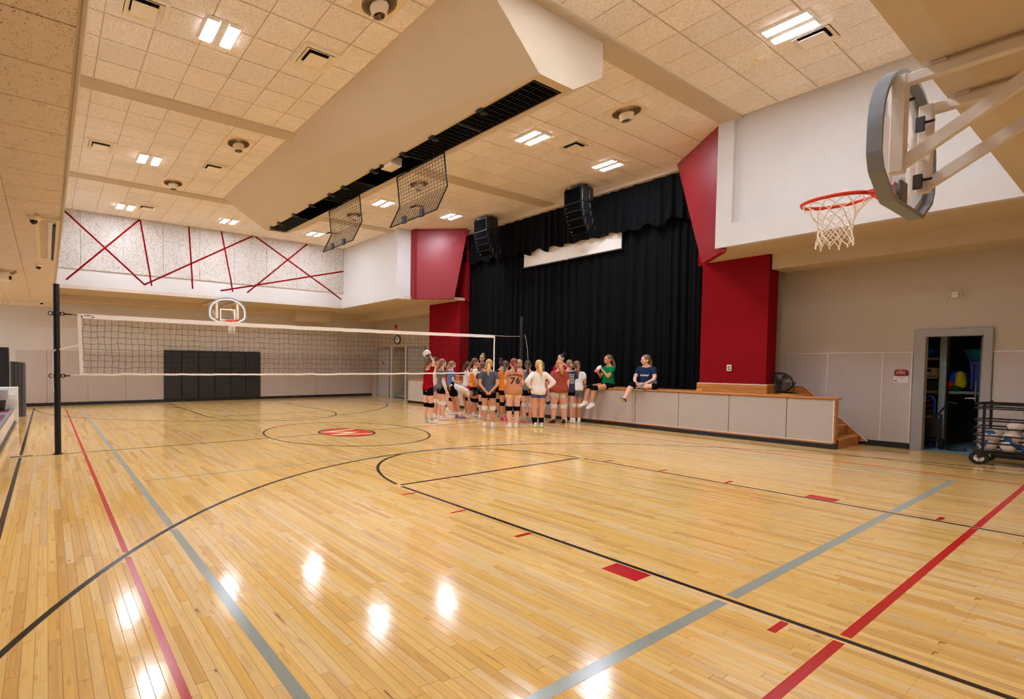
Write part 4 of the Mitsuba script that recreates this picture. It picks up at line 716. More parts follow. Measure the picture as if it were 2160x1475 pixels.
# ------------------------------------------------------------------ volleyballs, cart
def ball_meshes(r, R, c, n=8):
    g = np.linspace(-1, 1, n*3//2*2//3*3+1) if False else np.linspace(-1, 1, 13)
    wh, bl, se = [], [], []
    for ax in range(3):
        for s in (-1, 1):
            A, B = np.meshgrid(g, g, indexing='ij'); v = np.zeros(A.shape+(3,)); v[..., ax] = s; v[..., (ax+1) % 3] = np.tan(A*PI/4); v[..., (ax+2) % 3] = np.tan(B*PI/4)
            v /= np.linalg.norm(v, axis=-1, keepdims=True)
            for st in range(3):
                i0, i1 = 4*st, 4*st+5
                q = v[i0:i1].copy()
                rad = np.full(q.shape[:2], 1.0); rad[0] = rad[-1] = 0.985; rad[:, 0] = rad[:, -1] = 0.985
                P_ = (q*rad[..., None]*r)@R.T+np.array(c); m, k_ = q.shape[:2]
                i, j = np.meshgrid(np.arange(m-1), np.arange(k_-1), indexing='ij'); a = i*k_+j
                f = np.vstack([np.stack([a, a+k_, a+k_+1], -1).reshape(-1, 3), np.stack([a, a+k_+1, a+1], -1).reshape(-1, 3)])
                if s < 0: f = f[:, ::-1]
                (bl if (st == 1 and (ax+s) % 2 == 0) or (st == 2 and ax == 1) else wh).append(trimesh.Trimesh(P_.reshape(-1, 3), f, process=False))
    return cat(wh), cat(bl)
def volleyball(c, r, seed, label, group=None, blue=(30, 92, 160)):
    R = trimesh.transformations.random_rotation_matrix(np.random.default_rng(seed).random(3))[:3, :3]
    w, b = ball_meshes(r, R, c); k = thing('volleyball', label, 'volleyball', group)
    part(k, 'white_panels', w, (226, 214, 200), 'satin', True, label='off white panels'); part(k, 'blue_panels', b, blue, 'satin', True, label='blue panels')
ct = thing('ball_cart', 'black wire ball cart on wheels in front of the storage doorway', 'ball cart')
cx0, cx1, cy0, cy1 = 6.62, 7.2, -4.35, -3.08
for z in (0.22, 0.33, 0.44, 0.55, 0.66, 0.84, 0.9):
    b = 0.07; loop_ = [(cx0, cy1-b), (cx0+b*0.4, cy1-b*0.3), (cx0+b, cy1), (cx1-b, cy1), (cx1, cy1-b), (cx1, cy0+b), (cx1-b, cy0), (cx0+b, cy0), (cx0, cy0+b)]
    part(ct, 'rail', tube([(x, y, z) for x, y in loop_], 0.012, 7, True), (16, 16, 17), 'gloss', True)
for x in (cx0, cx1):
    for y in (cy0+0.1, -3.8, cy1-0.09): part(ct, 'upright', bev(x-0.013, x+0.013, y-0.013, y+0.013, 0.12, 0.94, 0.004), (16, 16, 17), 'gloss')
part(ct, 'tray', bev(cx0, cx1, cy0, cy1, 0.17, 0.19, 0.004), (20, 20, 20), 'satin'); part(ct, 'lid', cat([rod((x, cy0, 0.915), (x, cy1-0.02, 0.915), 0.009, 6) for x in np.linspace(cx0+0.1, cx1-0.1, 4)]), (16, 16, 17), 'gloss'); part(ct, 'lock', bev(cx0-0.03, cx0, -3.56, -3.5, 0.78, 0.86, 0.006), (60, 60, 62), 'metal')
for x in (cx0+0.02, cx1-0.02):
    for y in (-3.14, -4.25):
        w = part(ct, 'wheel', moved(rot(lathe([(0.05, -0.022), (0.085, -0.022), (0.095, -0.01), (0.095, 0.01), (0.085, 0.022), (0.05, 0.022), (0.05, -0.022)], 24), PI/2, (0, 1, 0)), x, y, 0.096), (18, 18, 18), 'satin', 40)
        part(w, 'hub', moved(rot(lathe([(0, -0.024), (0.052, -0.02), (0.052, 0.02), (0, 0.024)], 20), PI/2, (0, 1, 0)), x, y, 0.096), (214, 206, 200), 'satin', 40)
        part(w, 'spoke', cat([bar((x-0.03, y, 0.096), (x-0.03, y+0.05*math.cos(a), 0.096+0.05*math.sin(a)), 0.01, 0.006) for a in (0.5, 2.6, 4.7)]), (120, 112, 106), 'satin')
        part(ct, 'caster', bev(x-0.03, x+0.03, y-0.02, y+0.02, 0.1, 0.175, 0.006), (18, 18, 18), 'satin')
bi = 0
for z, xs_, ys in ((0.285, (6.75, 6.95, 7.1), (-3.20, -3.38, -3.56, -3.74, -3.92, -4.10)), (0.43, (6.77, 7.03), (-3.22, -3.40, -3.60, -3.80, -4.0)), (0.56, (6.9,), (-3.42, -3.62))):
    for x in xs_:
        for y in ys:
            bi += 1; volleyball((x, y, z), 0.083, bi, 'white and blue volleyball in the ball cart', 'volleyballs in the ball cart')
# ------------------------------------------------------------------ stage things
ff = thing('floor_fan', 'black drum fan tilted back on the stage corner beside the near column', 'fan')
fc = np.array([7.32, -0.66, 1.12])
def fx(m): return moved(rotz(rot(rot(m, PI/2, (0, 1, 0)), math.radians(-10), (0, 1, 0)), math.radians(16)), *fc)
part(ff, 'drum', fx(lathe([(0.185, -0.09), (0.2, -0.085), (0.2, 0.085), (0.185, 0.09), (0.18, 0.0), (0.185, -0.09)], 36)), (20, 20, 22), 'satin', 40)
part(ff, 'guard', fx(cat([tube([(r*math.cos(a), r*math.sin(a), -0.095+0.04*(r-0.19)) for a in np.linspace(0, 2*PI, 33)[:-1]], 0.0028, 5, True) for r in (0.05, 0.085, 0.12, 0.155, 0.185)]+[rod((0.03*math.cos(a), 0.03*math.sin(a), -0.1), (0.19*math.cos(a+0.3), 0.19*math.sin(a+0.3), -0.092), 0.0025, 5) for a in np.arange(16)*PI/8])), (40, 40, 42), 'satin')
bl = []
for a in np.arange(5)*2*PI/5:
    q = np.array([(0.03, -0.02, 0.01), (0.16, -0.055, 0.03), (0.165, 0.05, -0.02), (0.03, 0.02, -0.015)]); q = np.vstack([q, q+np.array([0, 0, 0.006])]); bl.append(rotz(tm(m3.Manifold.hull_points(q.astype(np.float32))), a))
for b in bl: part(ff, 'blade', fx(b), (112, 100, 88), 'satin')
part(ff, 'hub', fx(lathe([(0, -0.11), (0.035, -0.105), (0.04, -0.09), (0.05, 0.1), (0, 0.1)], 20)), (18, 18, 20), 'satin', 40)
part(ff, 'stand', tube([(7.28, -0.44, 1.12), (7.28, -0.43, 1.0), (7.2, -0.43, 0.925), (7.46, -0.43, 0.925), (7.46, -0.43, 0.92), (7.46, -0.89, 0.92), (7.2, -0.89, 0.925), (7.28, -0.89, 1.0), (7.28, -0.88, 1.12)], 0.012, 7), (20, 20, 22), 'gloss', 40); part(ff, 'knob', cat([rod((7.3, -0.445, 1.12), (7.3, -0.42, 1.12), 0.03), rod((7.3, -0.9, 1.12), (7.3, -0.875, 1.12), 0.03)]), (24, 24, 26), 'satin')
solo('yellow_cord', 'yellow extension cord lying on the stage beside the drum fan', 'cord', tube([(7.2, -0.7, 0.914), (7.0, -0.8, 0.914), (6.92, -0.9, 0.914), (7.0, -0.98, 0.914)], 0.009, 6), (226, 176, 30), 'satin', True)
solo('yellow_cord', 'small coil of yellow cord at the foot of the near red column by the curtain', 'cord', tube([(6.76+0.05*math.cos(a)*(1-a*0.02), 0.47+0.05*math.sin(a), 0.913+0.004*a) for a in np.linspace(0, 11, 40)], 0.009, 6), (226, 186, 30), 'satin', True)
def bottle(c, r, h, col, cap, label, strap=True):
    k = thing('water_bottle', label, 'water bottle'); x, y, z = c
    part(k, 'body', moved(lathe([(0, 0), (r*0.95, 0), (r, h*0.03), (r, h*0.72), (r*0.8, h*0.8), (r*0.55, h*0.83), (0, h*0.83)], 24), x, y, z), col, 'satin', 40); part(k, 'cap', moved(lathe([(0, 0), (r*0.6, 0), (r*0.6, h*0.12), (r*0.3, h*0.17), (0, h*0.17)], 20), x, y, z+h*0.82), cap, 'satin', 40)
    return k
wb = bottle((6.70, 1.31, ZT), 0.042, 0.26, (30, 140, 205), (24, 26, 32), 'bright blue water bottle standing on the stage behind the seated girl in navy')
part(wb, 'sticker', tm(m3.Manifold.hull_points(np.array([(6.70-0.0425*math.cos(a), 1.31-0.0425*math.sin(a), ZT+z) for a, z in ((0.3, 0.17), (0.9, 0.17), (0.6, 0.12), (0.15, 0.15))]+[(6.70-0.044*math.cos(a), 1.31-0.044*math.sin(a), ZT+z) for a, z in ((0.3, 0.17), (0.9, 0.17), (0.6, 0.12))], np.float32))), (226, 110, 120), 'satin')
# ------------------------------------------------------------------ people
def sph(c, r, n=16):
    r = np.broadcast_to(np.asarray(r, float), (3,))
    return m3.Manifold.sphere(1.0, n).scale(tuple(r)).translate(tuple(np.asarray(c, float)))
def spts(c, r, n=14):
    """Points of an ellipsoid, for hulls."""
    i = np.arange(n*6)+0.5; ph = np.arccos(1-2*i/(n*6)); th = PI*(1+5**0.5)*i
    r = np.broadcast_to(np.asarray(r, float), (3,))
    return np.c_[np.cos(th)*np.sin(ph), np.sin(th)*np.sin(ph), np.cos(ph)]*r+np.asarray(c, float)
def hull(*cr, n=14): return m3.Manifold.hull_points(np.vstack([spts(c, r, n) for c, r in cr]).astype(np.float32))
def ring(c, d, r, n=22):
    d = np.asarray(d, float); d = d/np.linalg.norm(d); a = np.cross(d, [0, 0, 1.0] if abs(d[2]) < .9 else [1.0, 0, 0]); a /= np.linalg.norm(a); b = np.cross(d, a); t = np.arange(n)*2*PI/n
    return np.asarray(c)+r*(np.cos(t)[:, None]*a+np.sin(t)[:, None]*b)
def hullp(*ps): return m3.Manifold.hull_points(np.vstack(ps).astype(np.float32))
def cuff(a, b, t0, t1, r0, r1, bulge=0.0):
    """A sleeve around the limb a-b from t0 to t1 with flat ends."""
    d = np.asarray(b)-np.asarray(a); p0, p1 = lerp(a, b, t0), lerp(a, b, t1); ps = [ring(p0, d, r0), ring(p1, d, r1)]
    if bulge: ps.append(ring((p0+p1)/2, d, (r0+r1)/2+bulge))
    return hullp(*ps)
def union(ms): return m3.Manifold.batch_boolean(ms, m3.OpType.Add)
def lerp(a, b, t): return np.asarray(a)*(1-t)+np.asarray(b)*t
def place(m, R, t):
    return m.transform(np.c_[R, np.asarray(t, float)].astype(np.float32))
def rx(a): c, s = math.cos(a), math.sin(a); return np.array([[1, 0, 0], [0, c, -s], [0, s, c]])
def ry(a): c, s = math.cos(a), math.sin(a); return np.array([[c, 0, s], [0, 1, 0], [-s, 0, c]])
def rzm(a): c, s = math.cos(a), math.sin(a); return np.array([[c, -s, 0], [s, c, 0], [0, 0, 1]])
# head: face towards +y, centre between the ears
HEAD = union([hull(((0, -.012, .035), (.072, .088, .082)), ((0, .045, .03), (.055, .04, .05)), n=26), hull(((0, -.01, .0), (.066, .07, .06)), ((0, .066, -.088), (.021, .018, .016)), ((.042, .012, -.062), .02), ((-.042, .012, -.062), .02), ((.036, .05, -.02), .03), ((-.036, .05, -.02), .03), n=18),
    hull(((0, .082, .012), .008), ((0, .099, -.026), .0115), ((.012, .088, -.03), .008), ((-.012, .088, -.03), .008), n=8), sph((.074, -.006, -.012), (.011, .02, .03), 12), sph((-.074, -.006, -.012), (.011, .02, .03), 12), hull(((.022, .078, .032), .008), ((-.022, .078, .032), .008), ((.044, .066, .026), .008), ((-.044, .066, .026), .008), n=6), hull(((0, .083, -.06), (.02, .008, .01)), n=8)])
def make_hand(curl):
    p = [hull(((0.0, 0, 0), .021), ((.03, 0, .022), .017), ((.03, 0, -.022), .017), ((.08, 0, .03), .0125), ((.08, 0, -.028), .0125), n=8)]
    for z, ln, k in ((.029, .066, 1.0), (.010, .075, 1.05), (-.010, .07, 1.1), (-.028, .054, 1.15)):
        a = np.array([.082, 0, z]); c = curl*k; b = a+ln*0.5*np.array([math.cos(c), math.sin(c), 0.04*np.sign(z)]); d = b+ln*0.5*np.array([math.cos(2.1*c), math.sin(2.1*c), 0])
        p += [hull((a, .0092), (b, .0085), n=6), hull((b, .0085), (d, .0068), n=6)]
    a = np.array([.022, .004, .026]); b = np.array([.052, .018+.02*curl, .05]); d = np.array([.078, .028+.05*curl, .046-.02*curl])
    p += [hull((a, .0125), (b, .0105), n=6), hull((b, .0105), (d, .008), n=6)]
    return union(p)
HANDS = {c: make_hand(c) for c in (0.25, 0.8)}
ARMS = {'down': ((.035, -.035, -.265), (.045, .045, -.485)), 'back': ((.06, -.10, -.245), (-.10, -.175, -.42)), 'hips': ((.165, -.09, -.19), (.03, -.03, -.345)), 'fold': ((.03, .05, -.26), (-.13, .19, -.2)),
        'front': ((.04, -.02, -.26), (-.04, .17, -.30)), 'face': ((.0, .10, -.235), (-.09, .17, -.01)), 'up': ((.03, .07, .245), (-.11, .02, .42)), 'hang': ((.0, .06, -.26), (-.01, .10, -.50)), 'lean': ((.05, .02, -.26), (.0, .2, -.31)),
        'drink': ((-.0, .10, -.235), (-.11, .26, -.10)), 'drink2': ((.0, .12, -.225), (-.12, .215, -.02)), 'knee': ((.07, .12, -.22), (-.06, .34, -.30)), 'cross_up': ((.03, .07, -.25), (-.12, .2, -.08))}
def person(pos, head_deg, H, label, skin=(226, 178, 152), hair='ponytail', hair_col=(120, 86, 58), shirt=None, shorts=None, pads=None, socks=None, shoes=(236, 234, 232), sole=None, arms=('down', 'down'), sleeve='short', lean=0.0, build=1.0, stance=(0.075, 0.075), step=(0, 0),
           look=0.0, nod=0.0, seat=None, legs=None, shorts_len=0.36, hem=0.0, sleeve_pad=None, tail_len=0.26, print_=None, accent=None, bend_x=0.0, shirt_loose=0.016, shorts_mat='cloth', hair_band=None, side=0.0, curl=0.25, tank=False, pinnie=None, lace=None):
    s = H/1.6; B = build
    k = thing('person', label, 'person')
    RW = rzm(math.radians(head_deg)-PI/2)                     # local +y -> heading
    base = np.array([pos[0], pos[1], 0.0])
    W = lambda p: RW@(np.asarray(p, float)*s)+base
    R_t = ry(side)@rx(-lean)
    pel = np.array([0, 0, .875]) if seat is None else np.array([0, 0, seat/s+.095])
    if lean > 0.6: pel = pel+np.array([0, -.20, -.02])
    tp = lambda o: pel+R_t@np.asarray(o, float)
    waist, ribs, chest = tp((0, 0.005, .115)), tp((0, .0, .27)), tp((0, -.005, .37))
    neck0, neck1 = tp((0, -.01, .43)), tp((0, .005, .505))
    Rh = R_t@rzm(math.radians(look))@rx(-nod) if lean < 0.6 else R_t@rx(-nod)
    hc = tp((0, .018, .605))
    wS = .148+.03*(B-1)
    SH = {i: tp((i*wS, -.01, .388)) for i in (-1, 1)}
    HP = {i: pel+np.array([i*.078*B**.5, 0, -.045]) for i in (-1, 1)}
    A, K, FO = {}, {}, {}
    for n_, i in ((0, -1), (1, 1)):
        if legs is None:
            A[i] = np.array([i*stance[n_], step[n_], .075]); K[i] = lerp(HP[i], A[i], .51)+np.array([i*0.004, .02, 0]); FO[i] = math.radians(-8*i)
        else: K[i], A[i], FO[i] = np.array(legs[n_][0], float), np.array(legs[n_][1], float), legs[n_][2]
    E, Wr = {}, {}
    for n_, i in ((0, -1), (1, 1)):
        a = ARMS[arms[n_]] if isinstance(arms[n_], str) else arms[n_]
        fr = R_t if lean < 0.6 else np.eye(3)
        E[i] = SH[i]+fr@(np.array(a[0])*[i, 1, 1]); Wr[i] = SH[i]+fr@(np.array(a[1])*[i, 1, 1])
    # torso sections (half width, half depth, half height)
    dims = [(pel, (.138*B, .11*B, .095)), (waist, (.106*B, .084*B, .06)), (ribs, (.122*B**.8, .09*B**.8, .08)), (chest, (.115*B**.6, .078*B**.5, .055))]
    def eh(o, infl=0.0, low=False):
        return [(c, np.array(r)+infl) for c, r in o]
    def rotpts(c, r): return spts((0, 0, 0), r, 16)@R_t.T+c
    def hullR(*cr): return m3.Manifold.hull_points(np.vstack([rotpts(c, np.array(r)) for c, r in cr]).astype(np.float32))
    body = [hullR(dims[0], dims[1]), hullR(dims[1], dims[2]), hullR(dims[2], dims[3])]
    for i in (-1, 1): body.append(m3.Manifold.hull_points(np.vstack([rotpts(chest, np.array(dims[3][1])*0.9), spts(SH[i], .046*B**.5)]).astype(np.float32)))
    body.append(hull((neck0, .05), (neck1, .043), (lerp(neck1, hc, .45), .042)))
    for i in (-1, 1): body.append(hull((lerp(neck0, neck1, .35), .04), (lerp(neck0, SH[i], .8), .036), n=10))
    rt, rk, rc, ra = .083*B, .053*B**.8, .054*B**.9, .036
    for i in (-1, 1):
        mid = lerp(K[i], A[i], .30); back = -0.012 if legs is None else 0.0
        body += [hull((HP[i], rt), (lerp(HP[i], K[i], .5), .07*B), n=16), hull((lerp(HP[i], K[i], .5), .07*B), (K[i], rk), n=16), hull((K[i], rk), (mid+[0, back, 0], rc), n=16), hull((mid+[0, back, 0], rc), (A[i], ra), n=16)]
        body += [hull((SH[i], .047*B**.6), (lerp(SH[i], E[i], .5), .041*B**.7), (E[i], .034*B**.5)), hull((E[i], .034*B**.5), (lerp(E[i], Wr[i], .3), .034*B**.5), (Wr[i], .024))]
        fr = rzm(FO[i]); f_ = lambda o: A[i]+fr@np.array(o)
        if legs is not None and len(legs[0]) > 3:
            fr = legs[0 if i < 0 else 1][3]
        body.append(hull((A[i], .034), (A[i]+fr@np.array([0, .10, -.045]), .026), (A[i]+fr@np.array([0, -.03, -.045]), .028)))
    bm = union(body).refine_to_length(.034)
    t_ = tm(bm); trimesh.smoothing.filter_taubin(t_, lamb=.5, nu=-.52, iterations=8)
    try: bm2 = m3.Manifold(m3.Mesh(np.array(t_.vertices, np.float32), np.array(t_.faces, np.uint32)))
    except Exception: bm2 = bm
    if bm2.is_empty(): bm2 = bm
    adds = [bm2, place(HEAD.scale((1, 1, 1)), Rh, hc)]
    HF = {}
    for n_, i in ((0, -1), (1, 1)):
        d = Wr[i]-E[i]; d /= np.linalg.norm(d); d2 = d
        inn = np.array([-i, 0.15, 0.0]); inn -= d2*(inn@d2); inn /= np.linalg.norm(inn)
        th_ = np.cross(d2, inn)*(1 if True else 1); th_ = th_ if th_@np.array([0, 1, .3]) > 0 else -th_
        M = np.c_[d2, inn, th_]; hm = HANDS[curl]
        if np.linalg.det(M) < 0: hm = hm.mirror((0, 0, 1)); M = np.c_[d2, inn, -th_]
        adds.append(place(hm, M*0.95, Wr[i])); HF[i] = Wr[i]+d2*.07
    bm3 = union(adds)
    def out(name, m, col, mat='cloth', smooth=45, parent=k, lab=None):
        m = tm(m); v = (np.array(m.vertices)*s)@RW.T+base; return part(parent, name, trimesh.Trimesh(v, m.faces, process=False), col, mat, smooth, label=lab)
    out('body', bm3, skin, 'skin', 50)
    # face
    hp = lambda o: hc+Rh@np.array(o)
    for i in (-1, 1):
        out('eye', place(sph((i*.029, .0795, .006), (.0125, .006, .0065), 10), Rh, hc), (44, 34, 30), 'satin', True)
    out('mouth', place(hull(((-.016, .0905, -.062), .0045), ((.016, .0905, -.062), .0045), ((0, .093, -.062), .006), n=6), Rh, hc), (186, 96, 92), 'skin', True)
    # hair
    cap = hull(((0, -.016, .038), (.080, .094, .088)), ((0, -.05, .0), (.07, .055, .06)), n=30)
    cut = m3.Manifold.hull_points(np.array([(x, y, z) for x in (-.2, .2) for y, z in ((.062, .085), (.03, -.2), (.3, -.2), (.3, .11), (.02, -.02))], np.float32))
    h = [place(cap-cut, Rh, hc)]
    if hair in ('ponytail', 'low', 'curly', 'braid'):
        t0 = np.array([0, -.108, .05]) if hair == 'ponytail' else np.array([0, -.105, .005])
        n_t = 7; wf = 1.5 if hair == 'curly' else 1.0
        pts = [hc+Rh@t0]; dn = np.array([0, -.10, -.4])
        for j in range(1, n_t):
            f = j/(n_t-1); o = Rh@t0+np.array([0.012*math.sin(3*f+head_deg), 0, 0])
            pts.append(hc+o+(R_t@np.array([0, -.045*math.sin(min(1, f*1.6)*PI/2)*1.2, 0]))+np.array([0, 0, -tail_len*f]))
        rs = [.026, .032, .036, .035, .031, .024, .010]
        tl = union([hull((pts[j], rs[j]*wf), (pts[j+1], rs[j+1]*wf), n=10) for j in range(n_t-1)])
        if hair == 'curly': tl = tl.refine_to_length(.02); tv = tm(tl); nn = meshkit.noise(np.array(tv.vertices)*38, 3)-.5; tv.vertices = np.array(tv.vertices)+np.array(tv.vertex_normals)*nn[:, None]*.022; out('ponytail', tv, hair_col, 'satin', 60, lab='curly ponytail')
        else: out('ponytail', tl, tuple(min(255, int(c*1.12)) for c in hair_col), 'satin', 45)
        out('hair_tie', place(hull(((0, t0[1]-.002, t0[2]), (.03, .014, .03)), n=8), Rh, hc), hair_band or (60, 50, 46), 'cloth', True)
    elif hair == 'bun':
        out('bun', place(union([sph((0, -.075, .125), (.05, .046, .042)), sph((.03, -.09, .14), .026, 10), sph((-.03, -.06, .145), .024, 10)]), Rh, hc), hair_col, 'satin', 40)
    elif hair == 'long':
        h.append(hull((hp((0, -.07, .0)), (.075, .045, .05)), (hc+np.array([0, -.09, -.16]), (.08, .035, .05)), n=14)); h.append(hull((hc+np.array([0, -.09, -.16]), (.08, .035, .05)), (hc+np.array([0, -.12, -.16-tail_len*.7]), (.07, .03, .03)), n=14))
    elif hair == 'short':
        h.append(hull((hp((.06, -.03, .0)), .03), (hp((-.06, -.03, .0)), .03), (hp((.055, -.04, -.08)), .025), (hp((-.055, -.04, -.08)), .025), (hp((0, -.085, -.05)), .03), n=10))
    out('hair', union(h), hair_col, 'satin', 45)
    # clothes
    hemz = pel[2]
    if shirt is not None:
        L = shirt_loose
        low = tp((0, 0, -.055-hem)) if lean < .6 else tp((0, 0, -.02))
        mid_ = tp((0, 0, .035)); HMx, HMy = .157*B+L*.8, .127*B+L*.8
        sh = [hullR((low, (HMx, HMy, .006)), (mid_, (HMx-.001, HMy, .02))), hullR((mid_, (HMx-.001, HMy, .02)), (waist, (.118*B+L, .095*B+L, .03))), hullR((waist, (.118*B+L, .095*B+L, .03)), (ribs, (.128*B**.8+L, .094*B**.8+L, .06))), hullR((ribs, (.132*B**.8+L, .096*B**.8+L, .06)), (chest, (.122*B**.6+L*.6, .078*B**.5+L*.7, .05)))]
        for i in (-1, 1):
            if tank: sh.append(m3.Manifold.hull_points(np.vstack([rotpts(chest, np.array(dims[3][1])*0.95), spts(tp((i*.105, -.01, .43)), .028)]).astype(np.float32)))
            else:
                sh.append(m3.Manifold.hull_points(np.vstack([rotpts(chest, np.array(dims[3][1])*0.95+.004), spts(SH[i]+np.array([0, 0, .004]), .05*B**.5+.006)]).astype(np.float32)))
                f = {'short': .62, 'long': 1.0}[sleeve]
                ra1 = .05*B**.6+.01
                sh.append(hullp(spts(SH[i], ra1, 14), ring(lerp(SH[i], E[i], f), E[i]-SH[i], .043*B**.6+.012)) if f < 1 else hull((SH[i], ra1), (E[i], .044*B**.6+.010), n=14))
                if sleeve == 'long': sh.append(hullp(spts(E[i], .044*B**.6+.010, 14), ring(lerp(E[i], Wr[i], .97), Wr[i]-E[i], .034)))
        neckcut = hull((neck0+R_t@np.array([0, .012, .035]), (.062, .058, .03)), (neck1, .075), n=14)
        SHm = union(sh)-neckcut
        st_ = tm(SHm.refine_to_length(.05)); trimesh.smoothing.filter_taubin(st_, lamb=.5, nu=-.52, iterations=4)
        nz_ = meshkit.noise(np.array(st_.vertices)*np.array([14, 14, 9.0])+head_deg, 5)-.5; st_.vertices = np.array(st_.vertices)+np.array(st_.vertex_normals)*nz_[:, None]*.010
        out('shirt', st_, shirt, 'cloth', 60)
        if pinnie:
            pn_ = [hullR((tp((0, 0, -.06)), (.158*B+L, .126*B+L, .012)), (ribs, (.136*B**.8+L, .1*B**.8+L, .06))), hullR((ribs, (.136*B**.8+L, .1*B**.8+L, .06)), (chest, (.11, .083+L, .05)))]
            out('pinnie', union(pn_)-neckcut, pinnie, 'cloth', 50, lab='orange mesh pinnie')
        if print_: print_(k, st_, lambda v: (np.asarray(v)*s)@RW.T+base, tp, R_t, out)
    if shorts is not None:
        g = [hullR((pel+np.array([0, 0, .045]), (.136*B+.004, .106*B+.004, .03)), (pel+np.array([0, 0, -.03]), (.142*B+.006, .113*B+.006, .06)))]
        for i in (-1, 1):
            e = lerp(HP[i], K[i], shorts_len); g.append(hullp(spts(HP[i]+np.array([0, 0, .02]), rt+.006, 16), ring(e, K[i]-HP[i], lerp(rt, .07*B, min(1, shorts_len*2))+.009)))
        g = union(g)
        if lean < .6: pass
        if shorts == 'dye':
            m = tm(g); v = (np.array(m.vertices)*s)@RW.T+base; part(k, 'shorts', trimesh.Trimesh(v, m.faces, process=False), mat='tie_dye', smooth=45, label='pale green tie dyed shorts')
        else: out('shorts', g, shorts, 'cloth', 45)
    for n_, i in ((0, -1), (1, 1)):
        if pads is not None:
            d0, d1 = lerp(HP[i], K[i], .87), lerp(K[i], A[i], .13); kc = K[i]
            out('knee_pad', union([hullp(ring(d0, K[i]-HP[i], rk+.016*B), spts(kc, rk+.017, 24)), hullp(spts(kc, rk+.017, 24), ring(d1, A[i]-K[i], rk+.013))]), pads, 'cloth', 45, lab='white knee pad' if sum(pads) > 400 else 'black knee pad')
        if socks is not None:
            out('sock', hullp(ring(lerp(A[i], K[i], socks[1]), K[i]-A[i], ra+.008+.05*socks[1]), spts(A[i], ra+.009, 12)), socks[0], 'cloth', 45)
        fr = rzm(FO[i]); 
        if legs is not None and len(legs[n_]) > 3: fr = legs[n_][3]
        F = lambda o: A[i]+fr@np.array(o)
        sk = out('shoe', union([hull((F((0, -.032, -.02)), (.036, .036, .04)), (F((0, .03, -.005)), (.036, .03, .036)), (F((0, -.025, .02)), .036), n=14), hull((F((0, -.03, -.04)), (.037, .036, .026)), (F((0, .05, -.03)), (.038, .03, .032)), (F((0.004*i, .125, -.045)), (.042, .04, .022)), (F((0.004*i, .155, -.05)), (.028, .022, .016)), n=16)]), shoes, 'satin', 45)
        out('sole', hull((F((0, -.04, -.062)), (.038, .036, .014)), (F((0.003*i, .12, -.062)), (.046, .045, .014)), (F((0.003*i, .155, -.060)), (.032, .026, .012)), n=12), sole or (228, 226, 222), 'satin', 45, parent=sk)
        if lace: out('lace', hull((F((0, .03, .028)), (.016, .01, .008)), (F((0, .085, -.008)), (.018, .012, .008)), n=8), lace, 'cloth', 45, parent=sk)
    if sleeve_pad:
        for i in sleeve_pad[1]: out('arm_sleeve', hullp(ring(lerp(SH[i], E[i], .82), E[i]-SH[i], .045), spts(E[i], .042, 12), ring(lerp(E[i], Wr[i], .95), Wr[i]-E[i], .031)), sleeve_pad[0], 'cloth', 45, lab='white arm sleeve')
    return dict(key=k, W=W, hand={i: W(HF[i]) for i in HF}, head=W(hc), RW=RW, s=s)
def cast(mesh, P, d):
    """Where rays from P along d first meet the mesh (brute force)."""
    v, f = np.array(mesh.vertices), np.array(mesh.faces); a, b, c = v[f[:, 0]], v[f[:, 1]], v[f[:, 2]]; e1, e2 = b-a, c-a; h_ = np.cross(d, e2); det = (e1*h_).sum(1); out_ = []
    for p in P:
        s_ = p-a; u_ = (s_*h_).sum(1)/(det+1e-12); q = np.cross(s_, e1); w_ = (q@d)/(det+1e-12); t = (e2*q).sum(1)/(det+1e-12)
        ok = (u_ >= -1e-4) & (w_ >= -1e-4) & (u_+w_ <= 1.0001) & (t > 0); out_.append(t[ok].min() if ok.any() else np.nan)
    return np.array(out_)
def decal(items, back=True, lift=.004):
    """Flat print on the back or front of a shirt, laid on its cloth: items are (mesh in the plane, colour, part name)."""
    def go(k, st_, world, tp, R_t, out):
        sg = -1 if back else 1
        for m, col, nm in items:
            m = m.subdivide() if len(m.vertices) < 200 else m
            v = np.array(m.vertices); o = np.array([tp((sg*-x_ if not back else x_, sg*.5, z_)) for x_, z_ in v[:, :2]]); d = R_t@np.array([0, -sg*1.0, 0]); t = cast(st_, o, d)
            t = np.where(np.isnan(t), np.nanmedian(t), t); p = o+d*(t-lift+v[:, 2].max()*0-(v[:, 2]-v[:, 2].min()))[:, None]
            mm = trimesh.Trimesh(p, m.faces, process=False); mm.fix_normals() if False else None
            out(nm, mm, col, 'cloth', False)
    return go
def txt(t, hgt, z, x=0.0, bold=True, depth=.003):
    m = meshkit.text_mesh(t, hgt, depth, bold); b = m.bounds; m.apply_translation((x-(b[0][0]+b[1][0])/2, z, 0)); return m
def rect(x0, x1, z0, z1): return trimesh.creation.box(bounds=[(x0, z0, 0), (x1, z1, .003)]).subdivide()
BK, WT = (20, 20, 22), (236, 232, 228); FAIR, TAN, MID = (232, 184, 164), (206, 146, 112), (218, 166, 138)
BR, DB, BL, BKH = (112, 82, 58), (64, 46, 36), (190, 152, 100), (34, 28, 28)
def arch_text(t, hgt, z, r):
    m = txt(t, hgt, 0); v = np.array(m.vertices); a = v[:, 0]/r; rr = r+v[:, 1]; m.vertices = np.c_[rr*np.sin(a), z-r+rr*np.cos(a), v[:, 2]]; return m
shirt76 = [(arch_text('LOS ANGELES', .036, .335, .32), (30, 34, 62), 'lettering'), (txt('76', .13, .155), (30, 34, 62), 'number')]
rgp = np.random.default_rng(21); blocks = []
